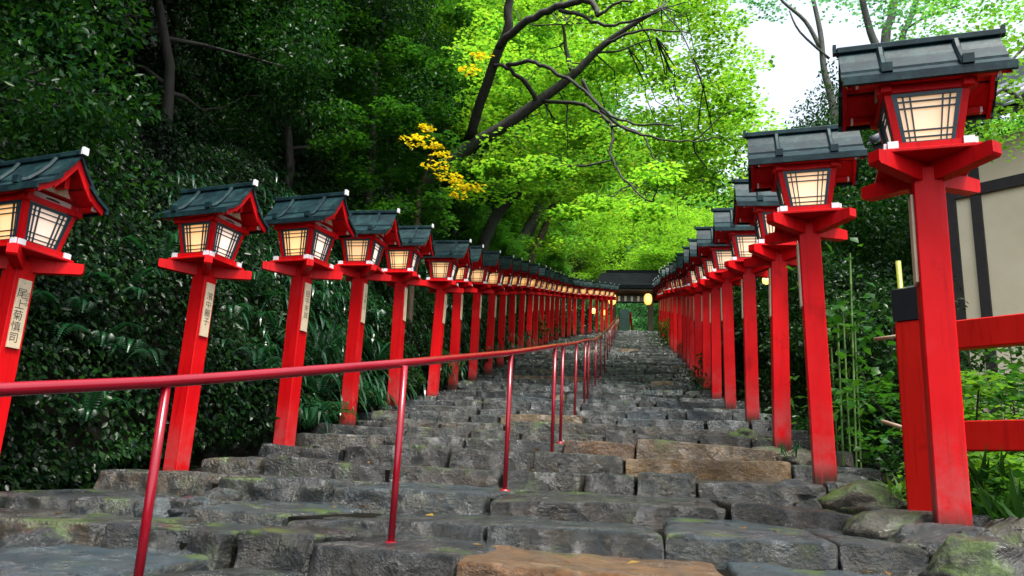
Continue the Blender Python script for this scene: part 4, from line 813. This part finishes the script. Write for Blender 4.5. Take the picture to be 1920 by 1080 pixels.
# evergreen shrubs behind the right-hand posts
for i, (x, y, s) in enumerate([(2.5, 8.2, .8), (2.5, 9.6, .9), (2.6, 11.2, 1.1), (2.8, 13, 1.3), (2.5, 14.8, 1.2), (3.0, 17, 1.5), (2.5, 19.5, 1.3), (2.6, 22.5, 1.1), (2.7, 10.6, .9), (2.6, 26, 1.0), (2.7, 31, 1.0), (2.7, 37, 1.0)]):
    plant('shrub', i, x, y, s, i * 1.3, 'shrub', 'dark leafy shrub in the thicket behind the right-hand posts', 'shrub', 'shrubs behind the right-hand posts')
for i, (x, y, s) in enumerate([(5.0, 14, 1.0), (4.6, 18, .9), (6.2, 20, 1.1)]):
    plant('evergreen', i, x, y, s, i * 2 + 1, 'evergreen_tree', ['dark evergreen behind the second right-hand lantern','dark evergreen farther up behind the fourth right-hand lantern','evergreen behind the cream house gable'][i], 'tree', 'evergreens behind the right-hand row')
# slender trees against the white sky
def slender(paths, label, leaf, sprays, m=BARK_GREY, size=.085, per=80):
    t = thing('slender_tree', label, 'tree', (0, 0, 0), 0, 'slender trees against the sky on the right'); first = True
    for l, r0, r1 in paths:
        m2 = MB(); s = spline(px_path(l))
        if first: s = [Vector((s[0].x, s[0].y, float(ground_z(s[0].x, s[0].y)) - .3))] + s
        m2.tube(s, [r0 + (r1 - r0) * j / (len(s) - 1) for j in range(len(s))], 6); part('trunk' if first else 'limb', m2, m, t, True); first = False
    cs = [list(at(u, v, y)) for u, v, y in sprays]; link('crown', crown_mesh('crown', cs, RNG.uniform(.35, .75, (len(cs), 1)) * np.array([[1, 1, .3]]), per, size, leaf, int(RNG.integers(1e6)), 1, .35), t)
def spr(u0, u1, v0, v1, y0, y1, n): return [(RNG.uniform(u0, u1), RNG.uniform(v0, v1), RNG.uniform(y0, y1)) for _ in range(n)]
slender([([(1570, 300, 16), (1562, 200, 16), (1545, 130, 16), (1538, 60, 16), (1520, -20, 16)], .10, .04), ([(1538, 90, 16), (1510, 40, 16), (1470, 5, 16), (1450, -20, 16)], .05, .02), ([(1555, 110, 16), (1500, 60, 15.8), (1480, 20, 15.8)], .03, .015)], 'slender leaning tree crossing the white sky beside the nearest right-hand lantern', L_FORESTB, spr(1400, 1600, -60, 40, 15, 17, 12))
slender([([(1668, 330, 15), (1650, 120, 15), (1632, 60, 15), (1617, 0, 15), (1612, -50, 15)], .09, .05)], 'thin dark trunk rising behind the roof of the nearest right-hand lantern', L_FORESTB, spr(1600, 1720, -80, 40, 14, 16, 12))
slender([([(1665, 300, 17), (1660, 80, 17), (1672, 30, 17), (1680, -40, 17)], .12, .08), ([(1690, 250, 17), (1690, 85, 17), (1705, 40, 17), (1725, -20, 17)], .08, .06), ([(1690, 60, 17), (1740, 30, 16.8), (1800, 10, 16.6)], .03, .012)], 'forked dark trunk above the nearest right-hand lantern', L_FOREST, spr(1680, 1920, -60, 110, 15, 18, 40))
slender([([(1960, 420, 8), (1930, 230, 8), (1890, 170, 8), (1850, 190, 7.9), (1810, 215, 7.8)], .03, .015), ([(1940, 70, 8), (1900, 110, 8), (1870, 150, 7.9)], .02, .01)], 'leafy branch hanging before the tiled roof of the cream house', L_BRIGHT, spr(1830, 1930, 60, 300, 7.4, 8.4, 20), BARK, .055, 60)
for i, (x, y, s) in enumerate([(9.5, 25, .7), (12, 30, .8), (13, 20, .65)]):
    plant('forest', i + 1, x, y, s, i * 2 + .5, 'forest_tree', 'pale green tree behind the second right-hand lantern', 'tree', 'pale trees beyond the right-hand row')
# bamboo
for i, (u, v0, v1, y) in enumerate([(1572, 850, 560, 7.2), (1585, 840, 600, 7.4), (1597, 870, 470, 7.1), (1605, 860, 590, 7.5), (1560, 800, 620, 7.8)]):
    a_, b_ = at(u + 8, v0, y), at(u - 4, v1 - 10, y); t = thing('bamboo', 'thin green bamboo culm growing behind the second right-hand post', 'bamboo', (a_.x, a_.y, float(ground_z(a_.x, a_.y)) - .1), 0, 'bamboo culms behind the second right-hand post'); L_ = b_.z - t.location.z; mb = MB(); k_ = int(L_ / .28)
    for q in range(k_): z0 = q * .28; mb.tube([((b_.x - a_.x) * z0 / L_, 0, z0), ((b_.x - a_.x) * z0 / L_, 0, z0 + .012), ((b_.x - a_.x) * (z0 + .268) / L_, 0, z0 + .268), ((b_.x - a_.x) * (z0 + .28) / L_, 0, z0 + .28)], [.0115, .009, .009, .0115], 7, False)
    part('culm', mb, BAMBOO, t, True); cs = [(RNG.normal(0, .15), RNG.normal(0, .15), z) for z in np.linspace(L_ * .3, L_, 7)]; link('foliage', crown_mesh('foliage', cs, np.full((7, 3), .2), 7, .10, L_BROAD, 500 + i, 1, .9), t)
tr = thing('bamboo_trellis', 'yellow green bamboo pole with tied cross canes beside the black capped fence post', 'trellis', (0, 0, 0)); a_, b_ = at(1722, 900, 5.3), at(1684, 490, 5.3)
part('upright_pole', MB().tube([(a_.x, a_.y, a_.z - .3), b_], .017, 8), BAMBOO_Y, tr, True)
for (u0, v0, u1, v1) in ((1640, 636, 1702, 628), (1655, 790, 1702, 805)): part('cross_cane', MB().tube([at(u0, v0, 5.6), at(u1, v1, 5.32)], .013, 7), CANE, tr, True)
for v in (629, 803): p = at(1700 + (v > 700) * 10, v, 5.3); part('tie', MB().tube([p + Vector((-.03, 0, -.012)), p + Vector((.03, 0, .012))], .022, 7), BLACK, tr)
# ground plants on the right
def clump(u, v, y, n_, L_, label, leaf=L_SHRUB, name='broadleaf_plant'):
    p = at(u, v, y); p.z = float(ground_z(p.x, p.y)) if v > 600 and False else p.z; t = thing(name, label, 'plant', p, 0, 'low plants beside the fence'); rng = np.random.default_rng(int(u + v))
    a = rng.random(n_) * 2 * PI; D = np.stack([np.cos(a), np.sin(a), rng.uniform(.5, 2.2, n_)], 1); link('leaves', leaf_mesh('leaves', np.zeros((n_, 3)) + rng.normal(0, .03, (n_, 3)), D, np.stack([np.cos(a) * -.6, np.sin(a) * -.6, np.ones(n_)], 1), L_ * rng.uniform(.6, 1.1, n_), L_ * .085, leaf), t)
clump(1880, 985, 4.6, 26, .30, 'spiky dark strap leaved plant in the lower right corner'); clump(1850, 930, 4.9, 22, .34, 'tall strap leaved plant right of the nearest right-hand post'); clump(1690, 930, 5.2, 14, .22, 'small green tuft at the foot of the fence post', L_BRIGHT); clump(1480, 860, 7.0, 16, .2, 'dark fern-like tuft right of the third right-hand post', L_FERN); clump(1915, 1000, 4.3, 12, .35, 'dark strap leaved plant at the right frame edge')
for i, (x, y, s) in enumerate([(2.6, 6.2, .55), (3.1, 5.4, .5), (3.5, 6.3, .7), (2.9, 7.0, .6)]):
    t = thing('young_shrub', 'light green leafy shrub showing through the gaps of the red fence', 'shrub', (x, y, float(ground_z(x, y))), i, 'light shrubs behind the red fence'); cs = RNG.normal(0, .35, (16, 3)) + np.array([0, 0, .7]); cs[:, 2] = np.abs(cs[:, 2]); link('foliage', crown_mesh('foliage', cs, np.full((16, 3), .28) * np.array([1, 1, .5]), 70, .075, L_BRIGHT, 600 + i, 1, .4), t); t.scale = (s * 1.25,) * 3
    m2 = MB()
    for c in cs[:6]: m2.tube([(0, 0, -.1), tuple(c * .5), tuple(c)], [.012, .009, .005], 5, False)
    part('stem', m2, BARK, t, True)
for i, (u, v, yq, s_) in enumerate([(1835, 735, 6.6, 1.0), (1895, 720, 6.2, .95), (1800, 760, 6.0, .7), (1905, 660, 7.4, 1.1), (1860, 880, 5.6, .7), (1905, 880, 5.4, .7)]):
    p = at(u, v, yq); t = thing('broadleaf_shrub', ['mid green shrub between the fence rails just right of the post','dark green shrub between the fence rails near the right frame edge','bright small shrub close behind the nearest right-hand post','tall shrub rising behind the upper fence rail at the frame edge','bright small shrub below the lower fence rail','green shrub below the lower fence rail at the right frame edge'][i], 'shrub', (p.x, p.y, float(ground_z(p.x, p.y))), i, 'leafy shrubs between the fence rails'); rng = np.random.default_rng(800 + i); h = max(.4, p.z - t.location.z); cs = np.stack([rng.normal(0, .3, 20), rng.normal(0, .3, 20), h * rng.uniform(.25, 1.12, 20)], 1)
    link('foliage', crown_mesh('foliage', cs, np.full((20, 3), .24 * s_) * np.array([1, 1, .55]), 60, .07, L_BRIGHT if i in (2, 4) else L_BROAD, 800 + i, 1, .5), t); m2 = MB()
    for c in cs[:7]: m2.tube([(0, 0, -.1), tuple(c * .5), tuple(c)], [.012, .009, .005], 5, False)
    part('stem', m2, BARK, t, True)
rng = np.random.default_rng(91); n = 420; ei = np.minimum((rng.random(n) ** 1.4 * 34).astype(int), len(edge_y) - 3); Yl = np.array([edge_y[i] + .12 + rng.random() * (edge_y[i + 1] - edge_y[i] - .1) for i in ei]); Xl = np.array([rng.uniform(*stair_edges(q)) for q in Yl]); Yl = Yl + np.array([bend(a, b) for a, b in zip(Xl, Yl)])
Pl = np.stack([Xl, Yl, np.array([tread_z[i] for i in ei]) + .012], 1); sz = .05 * rng.uniform(.5, 1.3, n)
tag(link('fallen_leaves', leaf_mesh('fallen_leaves', Pl, np.stack([rng.normal(size=n), rng.normal(size=n), rng.normal(0, .15, n)], 1), np.stack([rng.normal(0, .2, n), rng.normal(0, .2, n), np.ones(n)], 1), sz, sz * .6, L_LITTER)), 'brown and yellow fallen leaves scattered over the stone treads', None, None, 'stuff')
t = thing('yellow_shrub', 'small yellow green shrub at the right edge of the upper stairs', 'shrub', (1.05, 27.5, float(g(27.5)))); cs = RNG.normal(0, .25, (14, 3)) + np.array([0, 0, .45]); link('foliage', crown_mesh('foliage', cs, np.full((14, 3), .25), 60, .1, L_BRIGHT, 640, 0, .4), t); part('stem', MB().tube([(0, 0, -.1), (0, 0, .4)], .02, 5), BARK, t)
hb = thing('flowering_hedge', 'low hedge with orange flowers seen through the gate', 'hedge', (gm, GYY + 4, LZ)); cs = np.stack([np.linspace(-1.5, 1.6, 14), RNG.normal(0, .2, 14), np.full(14, .35)], 1); link('foliage', crown_mesh('foliage', cs, np.full((14, 3), .35), 90, .12, L_BRIGHT, 650, 0, .3), hb); link('flowers', crown_mesh('flowers', cs + np.array([0, -.1, .2]), np.full((14, 3), .28), 25, .1, L_MAPLEY, 651, 0, .3), hb)
for i, (x, y, s_) in enumerate([(-1.6, 60, 1.5), (.6, 61, 1.6), (2.4, 60, 1.5), (-.6, 64, 2.0), (1.8, 65, 2.1), (-2.8, 64, 2.0)]):
    t = thing('bright_shrub', 'pale green shrub in the bright clearing seen through the gate', 'shrub', (gm + x, y, float(ground_z(gm + x, y)) - .1), i, 'pale shrubs behind the gate'); rng = np.random.default_rng(700 + i); cs = rng.normal(0, .5, (22, 3)) + np.array([0, 0, .8]); cs[:, 2] = np.abs(cs[:, 2])
    link('foliage', crown_mesh('foliage', cs, np.full((22, 3), .4) * np.array([1, 1, .7]), 80, .12, L_FORESTB, 700 + i, 0, .3), t); part('stem', MB().tube([(0, 0, -.2), (0, 0, .9)], .04, 6), BARK, t); t.scale = (s_,) * 3
print('objects', len(bpy.data.objects), 'tris', sum(len(m.loop_triangles) or len(m.polygons) for m in bpy.data.meshes))
